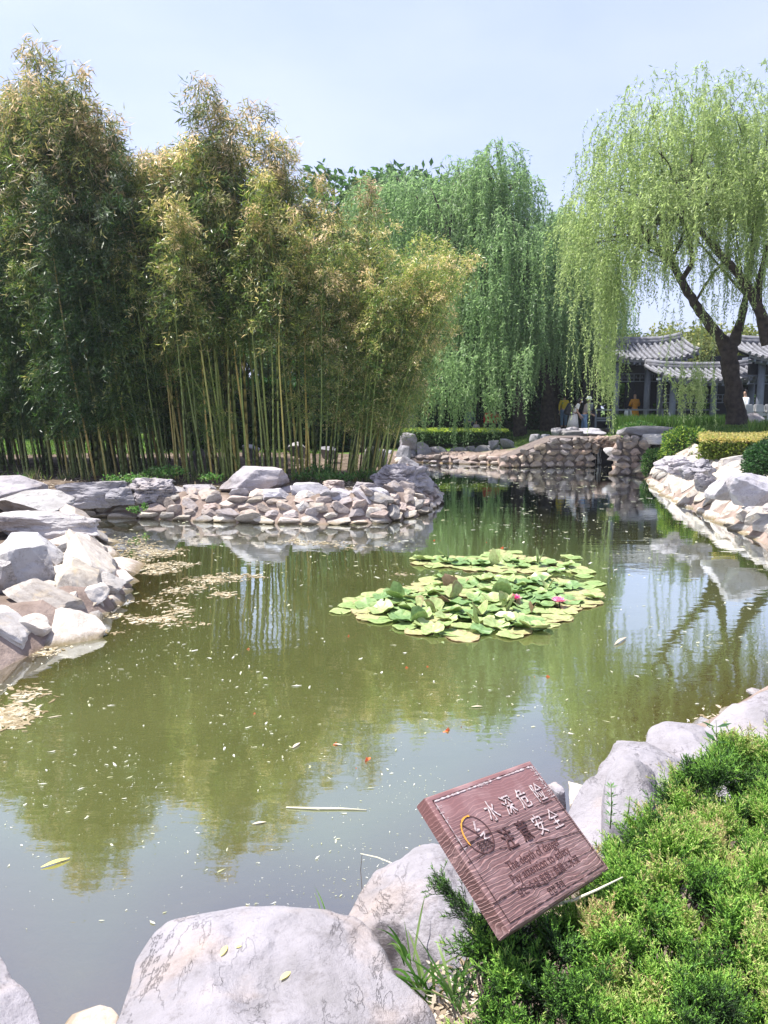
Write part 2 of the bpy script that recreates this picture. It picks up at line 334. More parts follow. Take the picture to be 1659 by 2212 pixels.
nzv[idx] = [noise.fractal(Vector((P2[i, 0] * 1.1, P2[i, 1] * 1.1, 0)), .9, 2, 4) for i in idx]
Z = Z + nzv * .05 * np.clip(np.abs(S) * 2 + .2, 0, 1)
grass = ((P2[:, 1] > 22.5) & (P2[:, 0] > 8) | (P2[:, 1] > 28) | (P2[:, 0] < -14)) & (S > .8)
grass = grass.astype(float)
nx, ny = len(xs), len(ys); I = (np.arange(ny - 1)[:, None] * nx + np.arange(nx - 1)[None]).ravel()
F = np.stack([I, I + 1, I + nx + 1, I + nx], 1)
m, nt, out = newmat('ground'); L = nt.links
tc = nt.nodes.new('ShaderNodeTexCoord')
def gnz(s, d=6, r=.6):
    n = N(nt, 'ShaderNodeTexNoise', i_Scale=s, i_Detail=d, i_Roughness=r); L.new(tc.outputs['Object'], n.inputs['Vector']); return n.outputs['Fac']
soil = ramp(nt, [(.3, (.055, .04, .028)), (.55, (.13, .10, .075)), (.75, (.26, .21, .16))], gnz(3.5)).outputs[0]
mort = ramp(nt, [(.3, (.15, .11, .09)), (.6, (.30, .235, .20)), (.8, (.38, .31, .26))], gnz(2.2)).outputs[0]
grs = ramp(nt, [(.3, (.045, .085, .02)), (.6, (.10, .16, .035)), (.8, (.17, .20, .06))], gnz(5)).outputs[0]
bed = ramp(nt, [(.3, (.10, .07, .02)), (.6, (.22, .15, .045)), (.8, (.30, .22, .09))], gnz(1.6)).outputs[0]
ga = N(nt, 'ShaderNodeAttribute', attribute_name='grass'); sa = N(nt, 'ShaderNodeAttribute', attribute_name='shore')
c = mixc(nt, soil, grs, ga.outputs['Fac'])
c = mixc(nt, mort, c, ramp(nt, [(.5, (0, 0, 0)), (.75, (1, 1, 1))], math_(nt, 'ADD', sa.outputs['Fac'], math_(nt, 'MULTIPLY', gnz(3), .15))).outputs[0])
wet = ramp(nt, [(.30, (0, 0, 0)), (.345, (1, 1, 1))], sa.outputs['Fac']).outputs[0]
c = mixc(nt, bed, c, wet)
p = N(nt, 'ShaderNodeBsdfPrincipled'); L.new(c, p.inputs['Base Color']); p.inputs['Roughness'].default_value = .95; p.inputs['Specular IOR Level'].default_value = .1
b = N(nt, 'ShaderNodeBump'); b.inputs['Strength'].default_value = .7; b.inputs['Distance'].default_value = .06; L.new(gnz(9, 8, .7), b.inputs['Height']); L.new(b.outputs[0], p.inputs['Normal'])
L.new(p.outputs[0], out.inputs[0])
g = mk('ground', np.column_stack([P2, Z]), F, m, smooth=True, extra={'grass': grass, 'shore': np.clip(S / 3 + .3333, 0, 1)})
tag(g, kind='structure')

# water: murky olive body colour under a reflecting surface, clearer where it is shallow
pad = 2.0
wx = axis([(-16, 14, .25)]); wy = axis([(.4, 38, .25)])
X, Y = np.meshgrid(wx, wy); W2 = np.stack([X.ravel(), Y.ravel()], 1); WS = sdist(W2)
nx, ny = len(wx), len(wy); I = (np.arange(ny - 1)[:, None] * nx + np.arange(nx - 1)[None]).ravel()
F = np.stack([I, I + 1, I + nx + 1, I + nx], 1); F = F[(WS[F] < .5).any(1)]
depth = np.clip(-WS * .45 + .03, 0, .9)
used = np.unique(F); rem = -np.ones(len(W2), int); rem[used] = np.arange(len(used))
m, nt, out = newmat('pond_water'); L = nt.links
tc = nt.nodes.new('ShaderNodeTexCoord'); da = N(nt, 'ShaderNodeAttribute', attribute_name='depth')
n1 = N(nt, 'ShaderNodeTexNoise', i_Scale=.45, i_Detail=4); L.new(tc.outputs['Object'], n1.inputs['Vector'])
murk = ramp(nt, [(.3, (.088, .098, .030)), (.5, (.106, .116, .037)), (.7, (.122, .13, .045))], n1.outputs['Fac']).outputs[0]
murk = mixc(nt, (.125, .10, .032), murk, ramp(nt, [(.05, (0, 0, 0)), (.40, (1, 1, 1))], math_(nt, 'ADD', da.outputs['Fac'], math_(nt, 'MULTIPLY', math_(nt, 'SUBTRACT', n1.outputs['Fac'], .5), .5))).outputs[0])
dif = N(nt, 'ShaderNodeBsdfDiffuse'); L.new(murk, dif.inputs['Color'])
tr = nt.nodes.new('ShaderNodeBsdfTransparent'); tr.inputs[0].default_value = (.80, .72, .42, 1)
dd = math_(nt, 'ADD', da.outputs['Fac'], math_(nt, 'MULTIPLY', math_(nt, 'SUBTRACT', n1.outputs['Fac'], .5), .18))
mf = ramp(nt, [(.0, (.12, .12, .12)), (.18, (.5, .5, .5)), (.42, (.78, .78, .78)), (.7, (.84, .84, .84))], dd).outputs[0]
body = nt.nodes.new('ShaderNodeMixShader'); L.new(mf, body.inputs[0]); L.new(tr.outputs[0], body.inputs[1]); L.new(dif.outputs[0], body.inputs[2])
gl = N(nt, 'ShaderNodeBsdfGlossy'); gl.inputs['Roughness'].default_value = .025; gl.inputs['Color'].default_value = (.90, .965, 1, 1)
fr = N(nt, 'ShaderNodeFresnel'); fr.inputs['IOR'].default_value = 2.25
n2 = N(nt, 'ShaderNodeTexNoise', i_Scale=5.5, i_Detail=3); n3 = N(nt, 'ShaderNodeTexNoise', i_Scale=1.1, i_Detail=3)
mp = N(nt, 'ShaderNodeMapping'); mp.inputs['Scale'].default_value = (.6, 1.3, 1); L.new(tc.outputs['Object'], mp.inputs[0])
L.new(mp.outputs[0], n2.inputs['Vector']); L.new(mp.outputs[0], n3.inputs['Vector'])
hh = math_(nt, 'ADD', math_(nt, 'MULTIPLY', n2.outputs['Fac'], .3), n3.outputs['Fac'])
b = N(nt, 'ShaderNodeBump'); b.inputs['Strength'].default_value = .075; b.inputs['Distance'].default_value = .05; L.new(hh, b.inputs['Height'])
L.new(b.outputs[0], gl.inputs['Normal']); L.new(b.outputs[0], fr.inputs['Normal'])
ms = nt.nodes.new('ShaderNodeMixShader'); L.new(math_(nt, 'MULTIPLY', fr.outputs[0], 1.9, True), ms.inputs[0]); L.new(body.outputs[0], ms.inputs[1]); L.new(gl.outputs[0], ms.inputs[2]); L.new(ms.outputs[0], out.inputs[0])
wtr = mk('water', np.column_stack([W2, np.zeros(len(W2))])[used], rem[F], m, smooth=True, extra={'depth': depth[used]}); tag(wtr, kind='structure')

# ------------------------------------------------------------------ rocks
def rock_bb(name, label, cat, u0, u1, v0, v1, zb, seed, mat='rock', sub=4, dep=.8, rot=0, group=None, **k):
    k.setdefault('dlo', .48); k.setdefault('facets', 12); k.setdefault('rough', .09)
    """a rock whose foot stands at (u mid, v1, zb), as wide and high as it is seen"""
    c = at((u0 + u1) / 2, v1, zb); dist = c[1]; wd = (u1 - u0) / FPX * dist * 1.03; h = max((v1 - v0) / FPX * dist * 1.0, .06)
    V, F = rock_unit(seed, sub, **k); V = V / np.abs(V).max(0)
    ca, sa_ = math.cos(rot), math.sin(rot); dp = wd * dep
    hh = h * .95
    V = V * np.array([wd / 2, dp / 2, hh * .60]); V = V @ np.array([[ca, sa_, 0], [-sa_, ca, 0], [0, 0, 1]])
    o = mk(name, V, F, M[mat], smooth=False); o.location = (c[0], c[1] + dp * .30, zb + hh * .46); o.rotation_euler = (0, 0, 0)
    return tag(o, label, cat, group)

def boulder(name, label, px, ztop, zbot, dome, seed, mat='rockB', edge=.14, rough=.05, nth=220, flare=.1):
    P = np.array([at(u, v, ztop - edge * .3)[:2] for u, v in px]); c = P.mean(0); th = np.linspace(0, 2 * math.pi, nth, endpoint=False); R = np.zeros(nth)
    A = P - c; B = np.roll(A, -1, 0)
    for i, t in enumerate(th):
        d = np.array([math.cos(t), math.sin(t)]); best = 0
        for a, b_ in zip(A, B):
            e = b_ - a; den = d[0] * e[1] - d[1] * e[0]
            if abs(den) < 1e-9: continue
            s = (a[0] * e[1] - a[1] * e[0]) / den; q = (a[0] * d[1] - a[1] * d[0]) / den
            if s > 0 and -1e-6 <= q <= 1 + 1e-6: best = max(best, s)
        R[i] = best
    R = np.maximum(R, R[R > 0].min())
    for _ in range(2): R = (np.roll(R, 1) + R * 2 + np.roll(R, -1)) / 4
    prof = [(f, ztop + dome * (1 - f * f) - dome * .3) for f in np.linspace(.03, .84, 44)]
    z1 = prof[-1][1]
    for a in np.linspace(0, 1, 13)[1:]:
        ang = a * math.pi / 2; prof.append((.84 + .16 * math.sin(ang), z1 - edge * (1 - math.cos(ang))))
    z2 = prof[-1][1]
    for a in np.linspace(0, 1, 14)[1:]: prof.append((1 + flare * a, z2 + (zbot - z2) * a))
    V = []; 
    for f, z in prof: V += [[R[i] * f * math.cos(th[i]), R[i] * f * math.sin(th[i]), z] for i in range(nth)]
    V = np.array(V + [[0, 0, prof[0][1]]]); m_ = len(prof)
    i = np.arange(m_ - 1)[:, None] * nth; j = np.arange(nth)[None]; k = (j + 1) % nth
    F = [np.stack([i + j, i + nth + j, i + nth + k, i + k], -1).reshape(-1, 4), np.stack([np.full(nth, m_ * nth), np.arange(nth), (np.arange(nth) + 1) % nth], -1)]
    s_ = np.array([c[0], c[1], 0]); W_ = V + s_
    n_ = fbm(W_, 1.6, 4, seed); n2_ = fbm(W_, 7.0, 4, seed + 3)
    rn = unit(V * np.array([1, 1, 0])); fz = np.repeat([f for f, z in prof], nth); fz = np.append(fz, 0)
    V[:, 2] += n_ * rough * np.clip(1.4 - fz, .2, 1) * 1.6 + n2_ * rough * .30
    V += rn * (n_ * rough * np.clip(fz - .6, 0, 1) * 1.6 + n2_ * rough * .16 * fz)[:, None]
    r = np.random.default_rng(seed); ctr = np.array([0, 0, ztop - .25]); mxr = R.max()
    for k in range(12):
        n = unit(np.array([r.normal(), r.normal(), r.uniform(1.6, 4.5)])); pr = (V - ctr) @ n; d = np.quantile(pr, r.uniform(.90, .985)); h = pr - d; V -= np.where(h > 0, h * .92, 0)[:, None] * n
    V[:, 2] += fbm(W_ * np.array([1, 1, .5]), 16, 4, seed + 8) * rough * .07
    o = mk(name, V, F, M[mat], smooth=True); o.location = (c[0], c[1], 0); return tag(o, label, 'boulder')

BIG = boulder('boulder', 'big flat pale boulder at the bottom of the picture, yellow leaves lying on it',
        [(225, 2260), (262, 2175), (285, 2100), (287, 2055), (328, 1990), (428, 1925), (495, 1900), (548, 1893), (598, 1905), (630, 1945), (700, 1958), (765, 1972), (825, 2012), (850, 2055), (868, 2108), (925, 2155), (965, 2225), (960, 2330), (600, 2420), (280, 2360)],
        .645, -.15, .03, 3, edge=.10, rough=.035)
boulder('boulder', 'cracked white boulder between the wooden sign and the big flat boulder',
        [(718, 1992), (745, 1955), (800, 1905), (860, 1870), (930, 1842), (990, 1835), (1060, 1850), (1130, 1890), (1140, 1980), (1080, 2060), (1030, 2090), (980, 2110), (900, 2080), (850, 2030), (770, 2010)],
        .46, -.15, .10, 11, edge=.22, rough=.05)
boulder('boulder', 'smooth pale boulder with a raised hump, just right of the wooden sign',
        [(1222, 1770), (1262, 1715), (1290, 1680), (1318, 1650), (1330, 1615), (1355, 1600), (1420, 1597), (1480, 1600), (1520, 1660), (1500, 1760), (1420, 1810), (1300, 1830), (1240, 1810)],
        .50, -.12, .12, 21, edge=.2, rough=.06)
boulder('boulder', 'upright rounded hump of pale rock rising out of the junipers beside the sign',
        [(1300, 1750), (1308, 1690), (1335, 1648), (1370, 1636), (1400, 1660), (1418, 1700), (1420, 1760), (1370, 1800), (1310, 1790)], .62, .2, .10, 27, edge=.2, rough=.03)
boulder('boulder', 'long pale boulder running along the water at the right edge of the picture',
        [(1440, 1600), (1500, 1568), (1560, 1548), (1600, 1520), (1660, 1490), (1760, 1440), (1860, 1480), (1850, 1600), (1700, 1700), (1560, 1720), (1470, 1690)],
        .50, -.12, .12, 35, edge=.2, rough=.06)
boulder('boulder', 'low smooth grey boulder between the humped boulder and the long one at the right',
        [(1385, 1620), (1400, 1585), (1440, 1566), (1490, 1556), (1540, 1552), (1570, 1580), (1560, 1640), (1500, 1690), (1420, 1690)], .45, -.12, .08, 39, edge=.16, rough=.05)
boulder('boulder', 'pale boulder cut off by the lower left corner of the picture',
        [(-160, 2080), (-60, 2010), (0, 2040), (22, 2095), (60, 2140), (85, 2190), (110, 2260), (60, 2340), (-160, 2340)], .35, -.15, .05, 41, edge=.12)
boulder('boulder', 'dark wet stone half sunk beside the big flat boulder, bottom left',
        [(128, 2212), (150, 2190), (200, 2176), (245, 2180), (262, 2200), (250, 2260), (150, 2260)], .06, -.15, .02, 43, mat='cobble', edge=.05, rough=.02)
rock_bb('rock', 'small white squared rock standing behind the right edge of the wooden sign', 'rock', 1165, 1222, 1690, 1790, .25, 51, 'rockB', 4, .9, boxy=.8)
rock_bb('rock', 'small pink stone at the waterline between sign and smooth boulder', 'rock', 1215, 1290, 1700, 1745, .1, 52, 'cobbleL', 4, 1.0)

# left bank boulders (foreground left)
LB = [('slanting grey slab at the left edge behind the left bank boulders', -60, 74, 1030, 1078, .62, 61, .9, 'rock', {}),
      ('weathered tan rock with an overhanging right end, top of left bank', -40, 138, 1064, 1112, .45, 62, .9, 'rockL', dict(facets=12)),
      ('long white driftwood-like rock pointing right over the water, left bank', -70, 228, 1105, 1172, .30, 63, .40, 'rockL', dict(facets=14, rough=.25, pits=.12)),
      ('broad white block of rock in the middle of the left bank', -60, 130, 1148, 1240, .28, 64, .7, 'rockL', dict(boxy=.75)),
      ('grooved white block at the left edge, in front of the broad block', -50, 99, 1182, 1275, .28, 65, .8, 'rockL', dict(boxy=.85)),
      ('pale grooved rock cut by the left edge with a small weed on it', -70, 34, 1214, 1296, .26, 66, .8, 'rockL', dict(boxy=.7)),
      ('small smooth white rock right of the broad block on left bank', 126, 172, 1172, 1228, .22, 67, .9, 'rockL', {})]
for lb, u0, u1, v0, v1, zb, sd_, dep, mt, kw in LB: rock_bb('rock', lb, 'rock', u0, u1, v0, v1, zb, sd_, mt, 5, dep, **kw)
LC = [(212, 286, 1236, 1272, .02, 'flat oval stone at the tip of the left bank'), (140, 262, 1234, 1288, .08, 'long sloping pale stone above the left bank tip'), (140, 236, 1268, 1320, .03, 'pale slab of the left bank touching the water'),
      (90, 146, 1270, 1304, .14, 'small pinkish stone among the left bank slabs'), (10, 146, 1290, 1346, .06, 'wide flat tan slab on the lower left bank'), (142, 203, 1306, 1334, .01, 'thin pale stone at the water below the left bank slabs'),
      (-30, 100, 1334, 1394, .02, 'lowest flat tan stone of the left bank, cut by the picture edge'), (50, 80, 1268, 1290, .2, 'small orange-brown stone lying in dark mud of left bank'),
      (165, 220, 1190, 1236, .12, 'sloping beige stone right of the small white rock'), (190, 250, 1205, 1246, .06, 'beige cracked slab near the waterline of left bank'), (155, 205, 1168, 1200, .12, 'dark brown-edged stone under the driftwood-like rock')]
for k, (u0, u1, v0, v1, zb, lb) in enumerate(LC): rock_bb('rock', lb, 'rock', u0, u1, v0, v1, zb, 80 + k, 'cobbleL', 4, 1.0, facets=11, rough=.1)

# big rocks on top of the bamboo bank
TB = [('long weathered grey rock wall below the bamboo, left part of the bank', 100, 275, 1035, 1092, .26, 101, .35, dict(boxy=.85, facets=8, pits=.22, rough=.16)),
      ('low grey rock left of the holed rock on the bamboo bank', 225, 300, 1052, 1090, .3, 102, .6, dict(pits=.2)),
      ('grey rock with dark holes right of the long rock wall', 262, 372, 1032, 1084, .34, 103, .6, dict(pits=.55, rough=.25, facets=6)),
      ('flat layered grey rock between holed rock and big white boulder', 386, 474, 1042, 1078, .36, 104, .6, dict(boxy=.4, pits=.15)),
      ('big white wedge-shaped boulder in the middle of the bamboo bank', 470, 626, 1008, 1072, .42, 105, .6, dict(boxy=.7, facets=10, rough=.08)),
      ('squared pale block in front of the white wedge-shaped boulder', 630, 738, 1045, 1092, .26, 106, .7, dict(boxy=.9, facets=5, rough=.05)),
      ('rough white rock touching the left side of the squared pale block', 596, 648, 1046, 1085, .3, 107, .8, dict(pits=.2)),
      ('low white slab right of the squared pale block', 708, 800, 1060, 1090, .28, 108, .7, dict(boxy=.7)),
      ('bluish square block on the right half of the bamboo bank', 778, 850, 1057, 1098, .2, 109, .8, dict(boxy=.85, facets=6)),
      ('white crumbly rock behind the bluish square block', 760, 815, 1040, 1066, .5, 110, .7, dict(pits=.2)),
      ('large craggy white rock at the right end of the bamboo bank', 800, 940, 1002, 1066, .36, 111, .7, dict(pits=.4, rough=.22, facets=10)),
      ('grey pyramid rock behind the craggy white rock, by the water', 850, 905, 985, 1038, .15, 112, .9, dict(rough=.15)),
      ('low grey rock at the very tip of the bamboo bank', 890, 940, 1030, 1066, .15, 113, .9, dict()),
      ('tall slanting grey rock slab behind the last bamboo stems', 775, 838, 945, 1020, .4, 114, .5, dict(boxy=.8)),
      ('dark brown lump of rock in the weeds of the bamboo bank', 695, 745, 1038, 1060, .5, 115, .8, dict(pits=.3))]
for lb, u0, u1, v0, v1, zb, sd_, dep, kw in TB: rock_bb('rock', lb, 'rock', u0, u1, v0, v1, zb, sd_, 'cobble' if 'brown' in lb else 'rock', 5, dep, **kw)

# far bank: row of limestone blocks
FB = [(820, 852, 968, 992), (850, 888, 962, 992), (880, 905, 968, 990), (893, 932, 955, 990), (925, 975, 965, 990), (970, 1012, 966, 990), (1000, 1030, 960, 984), (1020, 1055, 962, 990), (1050, 1090, 958, 988),
      (1085, 1120, 964, 988), (1055, 1078, 948, 966), (862, 905, 935, 968), (1080, 1112, 945, 970), (1112, 1150, 948, 975), (1145, 1172, 938, 962), (1168, 1192, 938, 950), (1190, 1212, 924, 946), (1205, 1240, 926, 944), (1222, 1252, 922, 944)]
for k, (u0, u1, v0, v1) in enumerate(FB):
    if k == 13: continue
    big = k == 11
    rock_bb('rock', ['pale limestone block in the row along the far bank', 'dark rounded rock under the hedge on the far bank', 'broad pale slab at the foot of the first far willow trunk'][0 if not big else (1 if k == 11 else 2)], 'rock',
            u0, u1, v0, v1 + 3, max(.1, 2.3 - math.tan(PITCH + math.atan((v1 - 1106) / FPX)) * (33.6 if v1 > 960 else 34.6)), 140 + k, 'rock', 3, .9, group=None if big else 'limestone blocks along the far bank')

# right bank rocks
RB = [('jagged grey rock below the golden hedge, top of the right bank', 1470, 1560, 985, 1036, .75, 171, .7, dict(pits=.5, rough=.3)),
      ('white craggy rock left of the jagged grey rock on right bank', 1420, 1500, 985, 1030, .7, 172, .6, dict(pits=.35, rough=.22)),
      ('rounded blue-grey boulder in the middle of the right bank', 1535, 1615, 1022, 1076, .62, 173, .8, dict()),
      ('white pointed boulder cut by the right edge of the picture', 1580, 1690, 1024, 1090, .62, 174, .7, dict(facets=12)),
      ('dark overhung grey rock under the jagged rock of the right bank', 1500, 1550, 1020, 1060, .7, 175, .8, dict(pits=.3)),
      ('low white slab at the right edge below the pointed boulder', 1625, 1710, 1090, 1120, .3, 176, .9, dict(boxy=.6))]
for lb, u0, u1, v0, v1, zb, sd_, dep, kw in RB: rock_bb('rock', lb, 'rock', u0, u1, v0, v1, zb, sd_, 'rock', 5, dep, **kw)

# cobbles: variants then copies
cobs = []
for k in range(12):
    V, F = rock_unit(200 + k, 4, boxy=.25 + .06 * k, facets=14, rough=.06, fine=.03, dlo=.40); V = V / np.abs(V).max(0)
    cobs.append((V, F))
cobme = {}
CNT = {}
def cobble(p, sx, sy, sz, rz, tilt, mat, label, group, nm='bank_stone', align=False):
    k = random.randrange(12)
    if (k, mat) not in cobme:
        o = mk('cobble', cobs[k][0], cobs[k][1], M[mat], smooth=False); cobme[(k, mat)] = o
    else:
        o = cobme[(k, mat)].copy(); col.objects.link(o)
    o.location = p; o.scale = (sx / 2, sy / 2, sz / 2)
    if align:
        g0, gx, gy = ground(np.array([[p[0], p[1]], [p[0] + .25, p[1]], [p[0], p[1] + .25]])); nrm = Vector((-(gx - g0) / .25, -(gy - g0) / .25, 1)).normalized()
        o.rotation_mode = 'QUATERNION'; o.rotation_quaternion = Vector((0, 0, 1)).rotation_difference(nrm) @ (Matrix.Rotation(rz, 4, 'Z') @ Matrix.Rotation(tilt[0], 4, 'X') @ Matrix.Rotation(tilt[1], 4, 'Y')).to_quaternion()
    else: o.rotation_euler = (tilt[0], tilt[1], rz)
    o.name = nm; CNT[nm] = CNT.get(nm, 0) + 1
    return tag(o, label, 'stone', group)
def shore_pts(i0, i1, step, off):
    P = POND[i0:i1 + 1]; seg = np.linalg.norm(np.diff(P, axis=0), axis=1); cum = np.concatenate([[0], np.cumsum(seg)]); out = []
    s = step * random.random()
    while s < cum[-1]:
        k = min(np.searchsorted(cum, s) - 1, len(seg) - 1); k = max(k, 0); t = (s - cum[k]) / seg[k]; a, b_ = P[k], P[k + 1]; d = (b_ - a) / seg[k]
        nrm = np.array([-d[1], d[0]]); q = a + (b_ - a) * t
        if sdist((q + nrm * .15)[None])[0] < 0: nrm = -nrm
        out.append((q + nrm * off, math.atan2(d[1], d[0]))); s += step * random.uniform(.8, 1.2)
    return out
for row, (off, st, zz, sz) in enumerate([(.02, .50, .05, .20), (.14, .40, .17, .25), (.26, .40, .29, .25), (.40, .46, .40, .24)]):
    for q, a in shore_pts(11, 20, st, off):
        s = random.uniform(.75, 1.25)
        cobble((q[0], q[1], zz + random.uniform(-.03, .03)), st * s * 1.12, .34 * s, sz * random.uniform(.8, 1.2), a + random.uniform(-.2, .2), (random.uniform(-.3, .1), random.uniform(-.25, .25)),
               'cobbleL' if (row == 0 or random.random() < .25) else 'cobble', 'pinkish bank stone set in the slope below the bamboo', 'stones in the slope below the bamboo')
for q, a in shore_pts(11, 20, .5, .6):
    s = random.uniform(.7, 1.3); z = gz(*q); cobble((q[0], q[1], z - .02), .55 * s, .5 * s, .3 * s, a + random.uniform(-.5, .5), (random.uniform(-.2, .2), random.uniform(-.2, .2)), random.choice(['cobble', 'rock', 'cobbleL']), 'rough stone in the top course of the bank below the bamboo', 'top course of bank stones below the bamboo', 'top_stone', True)
for row, (off, st) in enumerate([(.0, .55), (.36, .75), (.72, .85)]):
    for q, a in shore_pts(1, 9, st, off):
        s = random.uniform(.7, 1.2); z = gz(*q)
        cobble((q[0], q[1], z - .05), 1.0 * s, .78 * s, .27 * s, a + random.uniform(-.4, .4), (random.uniform(-.2, .2), random.uniform(-.2, .2)), 'cobbleL', 'beige stone of the left bank slope near the water', 'small stones of the left bank slope', 'slope_stone', True)
for row, off in enumerate([.0, .30, .60, .90, 1.2]):
    st = .70
    for q, a in shore_pts(32, 38, st, off):
        s = random.uniform(.75, 1.3); z = gz(*q)
        cobble((q[0], q[1], z - .05), st * s * 1.3, .62 * s, .30 * s, a + random.uniform(-.3, .3), (random.uniform(-.15, .15), random.uniform(-.15, .15)), 'cobbleL', 'flat sloping slab in the paved right bank', 'flat slabs paving the right bank', 'sloping_stone', True)
for row, (off, zz) in enumerate([(.0, .05), (.14, .25)]):
    for q, a in shore_pts(24, 28, .42, off):
        s = random.uniform(.7, 1.2)
        cobble((q[0], q[1], zz), .48 * s, .4 * s, .24 * s, a + random.uniform(-.3, .3), (random.uniform(-.2, .2), random.uniform(-.2, .2)), 'cobble', 'small brown stone at the foot of the far bank', 'small brown stones at the foot of the far bank', 'foot_stone')
# near right shore stones, seen beyond the boulders
for q, a in shore_pts(41, 45, .5, .05):
    s = random.uniform(.5, 1.0); cobble((q[0], q[1], .02), .5 * s, .35 * s, .16 * s, a, (0, 0), 'rock', 'low stone at the waterline of the near right shore', 'low stones along the near right shore')

print(CNT)
# ------------------------------------------------------------------ stone bridge with cobble piers and capstones
br = empty('stone_bridge', tuple(at(1300, 1010, 0))); tag(br, 'low cobble-faced stone bridge over a small waterfall on the far bank', 'bridge')
bl = np.array(br.location)
def cobwall(top, u0, u1, vb, depth, seed, size, dd=None):
    """face of stacked cobbles between water line px (u0..u1, vb) and height profile top(u)"""
    r = random.Random(seed); B = Buf(); a = at(u0, vb, 0); b_ = at(u1, vb, 0); ln = np.linalg.norm(b_ - a); d = (b_ - a) / ln; nrm = np.array([d[1], -d[0], 0])
    zt = [top(u0 + (u1 - u0) * k / 20) for k in range(21)]; row = 0; z = 0.02
    while z < max(zt):
        x = -r.random() * size; h = size * r.uniform(.55, .8)
        while x < ln + size * .3:
            wd = size * r.uniform(.7, 1.5); f = min(max((x + wd / 2) / ln, 0), 1)
            if z < zt[int(f * 20)] - .05:
                V, F = cobs[r.randrange(9)]; t = r.uniform(-.14, .14); V = V * np.array([r.choice((-1, 1)), 1, r.choice((-1, 1))]) * np.array([wd * .50, size * .34, h * .56 * r.uniform(.85, 1.2)])
                R = np.array([[math.cos(t), 0, math.sin(t)], [0, 1, 0], [-math.sin(t), 0, math.cos(t)]]); V = V @ R.T
                Wv = a + d * (x + wd / 2) + np.outer(V[:, 0], d) + np.outer(V[:, 1], -nrm) + nrm * r.uniform(-.04, .07); Wv[:, 2] += V[:, 2] + z + h * .35 + r.uniform(-.03, .03)
                B.add(Wv, F, r.random())
            x += wd * .98
        z += h * .93
    # core behind
    C = Buf(); n = 20
    for k in range(n):
        p0 = a + (b_ - a) * k / n; p1 = a + (b_ - a) * (k + 1) / n; z1 = zt[k] - .05
        dv = (-nrm if dd is None else unit(np.array(dd))) * depth; q0 = p0 - nrm * .05; q1 = p1 - nrm * .05; q2 = q1 + dv; q3 = q0 + dv
        V = np.array([[*q0[:2], -.4], [*q1[:2], -.4], [*q2[:2], -.4], [*q3[:2], -.4], [*q0[:2], z1], [*q1[:2], zt[k + 1] - .05], [*q2[:2], zt[k + 1] - .05], [*q3[:2], z1]])
        C.add(V, np.array([[0, 1, 5, 4], [1, 2, 6, 5], [2, 3, 7, 6], [3, 0, 4, 7], [4, 5, 6, 7]]))
    return B, C
B, C = cobwall(lambda u: .35 + .85 * min(max((u - 1085) / 120, 0), 1), 1090, 1274, 1010, 2.0, 5, .36)
B.build('cobble_pier', M['wallcob'], br, False, bl); C.build('pier_core', M['mortar'], br, False, bl)
B, C = cobwall(lambda u: 1.25 - .55 * min(max((u - 1370) / 60, 0), 1), 1332, 1412, 1027, 2.2, 6, .36, (.36, 1, 0))
B.build('cobble_pier', M['wallcob'], br, False, bl); C.build('pier_core', M['mortar'], br, False, bl)
# left side return of the right pier and lintel with cobbles above the opening
def merge_rock(B, c, size, seed, **k):
    V, F = rock_unit(seed, 4, **k); V = V / np.abs(V).max(0) * np.array(size) / 2; B.add(V + np.asarray(c), F)
p = at(1278, 1006, 0); q = at(1332, 1006, 0)
B = Buf(); r_ = random.Random(3)
for k in range(26):
    t = r_.random(); zz = r_.uniform(.78, 1.1); V, F = cobs[k % 9]; B.add(V * np.array([.2, .16, .12]) + (p * (1 - t) + q * t) * np.array([1, 1, 0]) + np.array([-.1, .1, zz]), F)
for k in range(30):
    a = at(1332, 1024, 0); b2 = at(1332, 1006, 0); t = r_.random(); V, F = cobs[k % 9]; B.add(V * np.array([.18, .24, .17]) + a * (1 - t) + b2 * t + np.array([.02, 0, r_.uniform(0, 1.1)]), F)
B.build('lintel_cobbles', M['wallcob'], br, True, bl)
V, F = box(p[0] - .2, q[0] + .3, p[1] + .05, p[1] + 1.6, .72, 1.1); mk('lintel', V - bl, F, M['mortar'], br)
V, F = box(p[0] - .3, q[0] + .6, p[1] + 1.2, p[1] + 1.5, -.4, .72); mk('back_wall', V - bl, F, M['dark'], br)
def cap(u0, u1, v0, v1, Yd, seed, dep):
    a = aty(u0, v1, Yd); b2 = aty(u1, v0, Yd); V, F = rock_unit(seed, 4, boxy=.85, facets=5, rough=.08, fine=.03); V = V / np.abs(V).max(0)
    V = V * np.array([(b2[0] - a[0]) / 2, dep / 2, (b2[2] - a[2]) / 2]) + np.array([(a[0] + b2[0]) / 2, Yd + dep * .35, (a[2] + b2[2]) / 2]); mk('capstone', V - bl, F, M['rock'], br, True)
cap(1250, 1312, 925, 945, 32.6, 301, 1.8); cap(1215, 1262, 930, 948, 32.7, 302, 1.2); cap(1330, 1462, 921, 952, 26.6, 303, 2.2); cap(1400, 1500, 938, 962, 25.6, 304, 1.4)
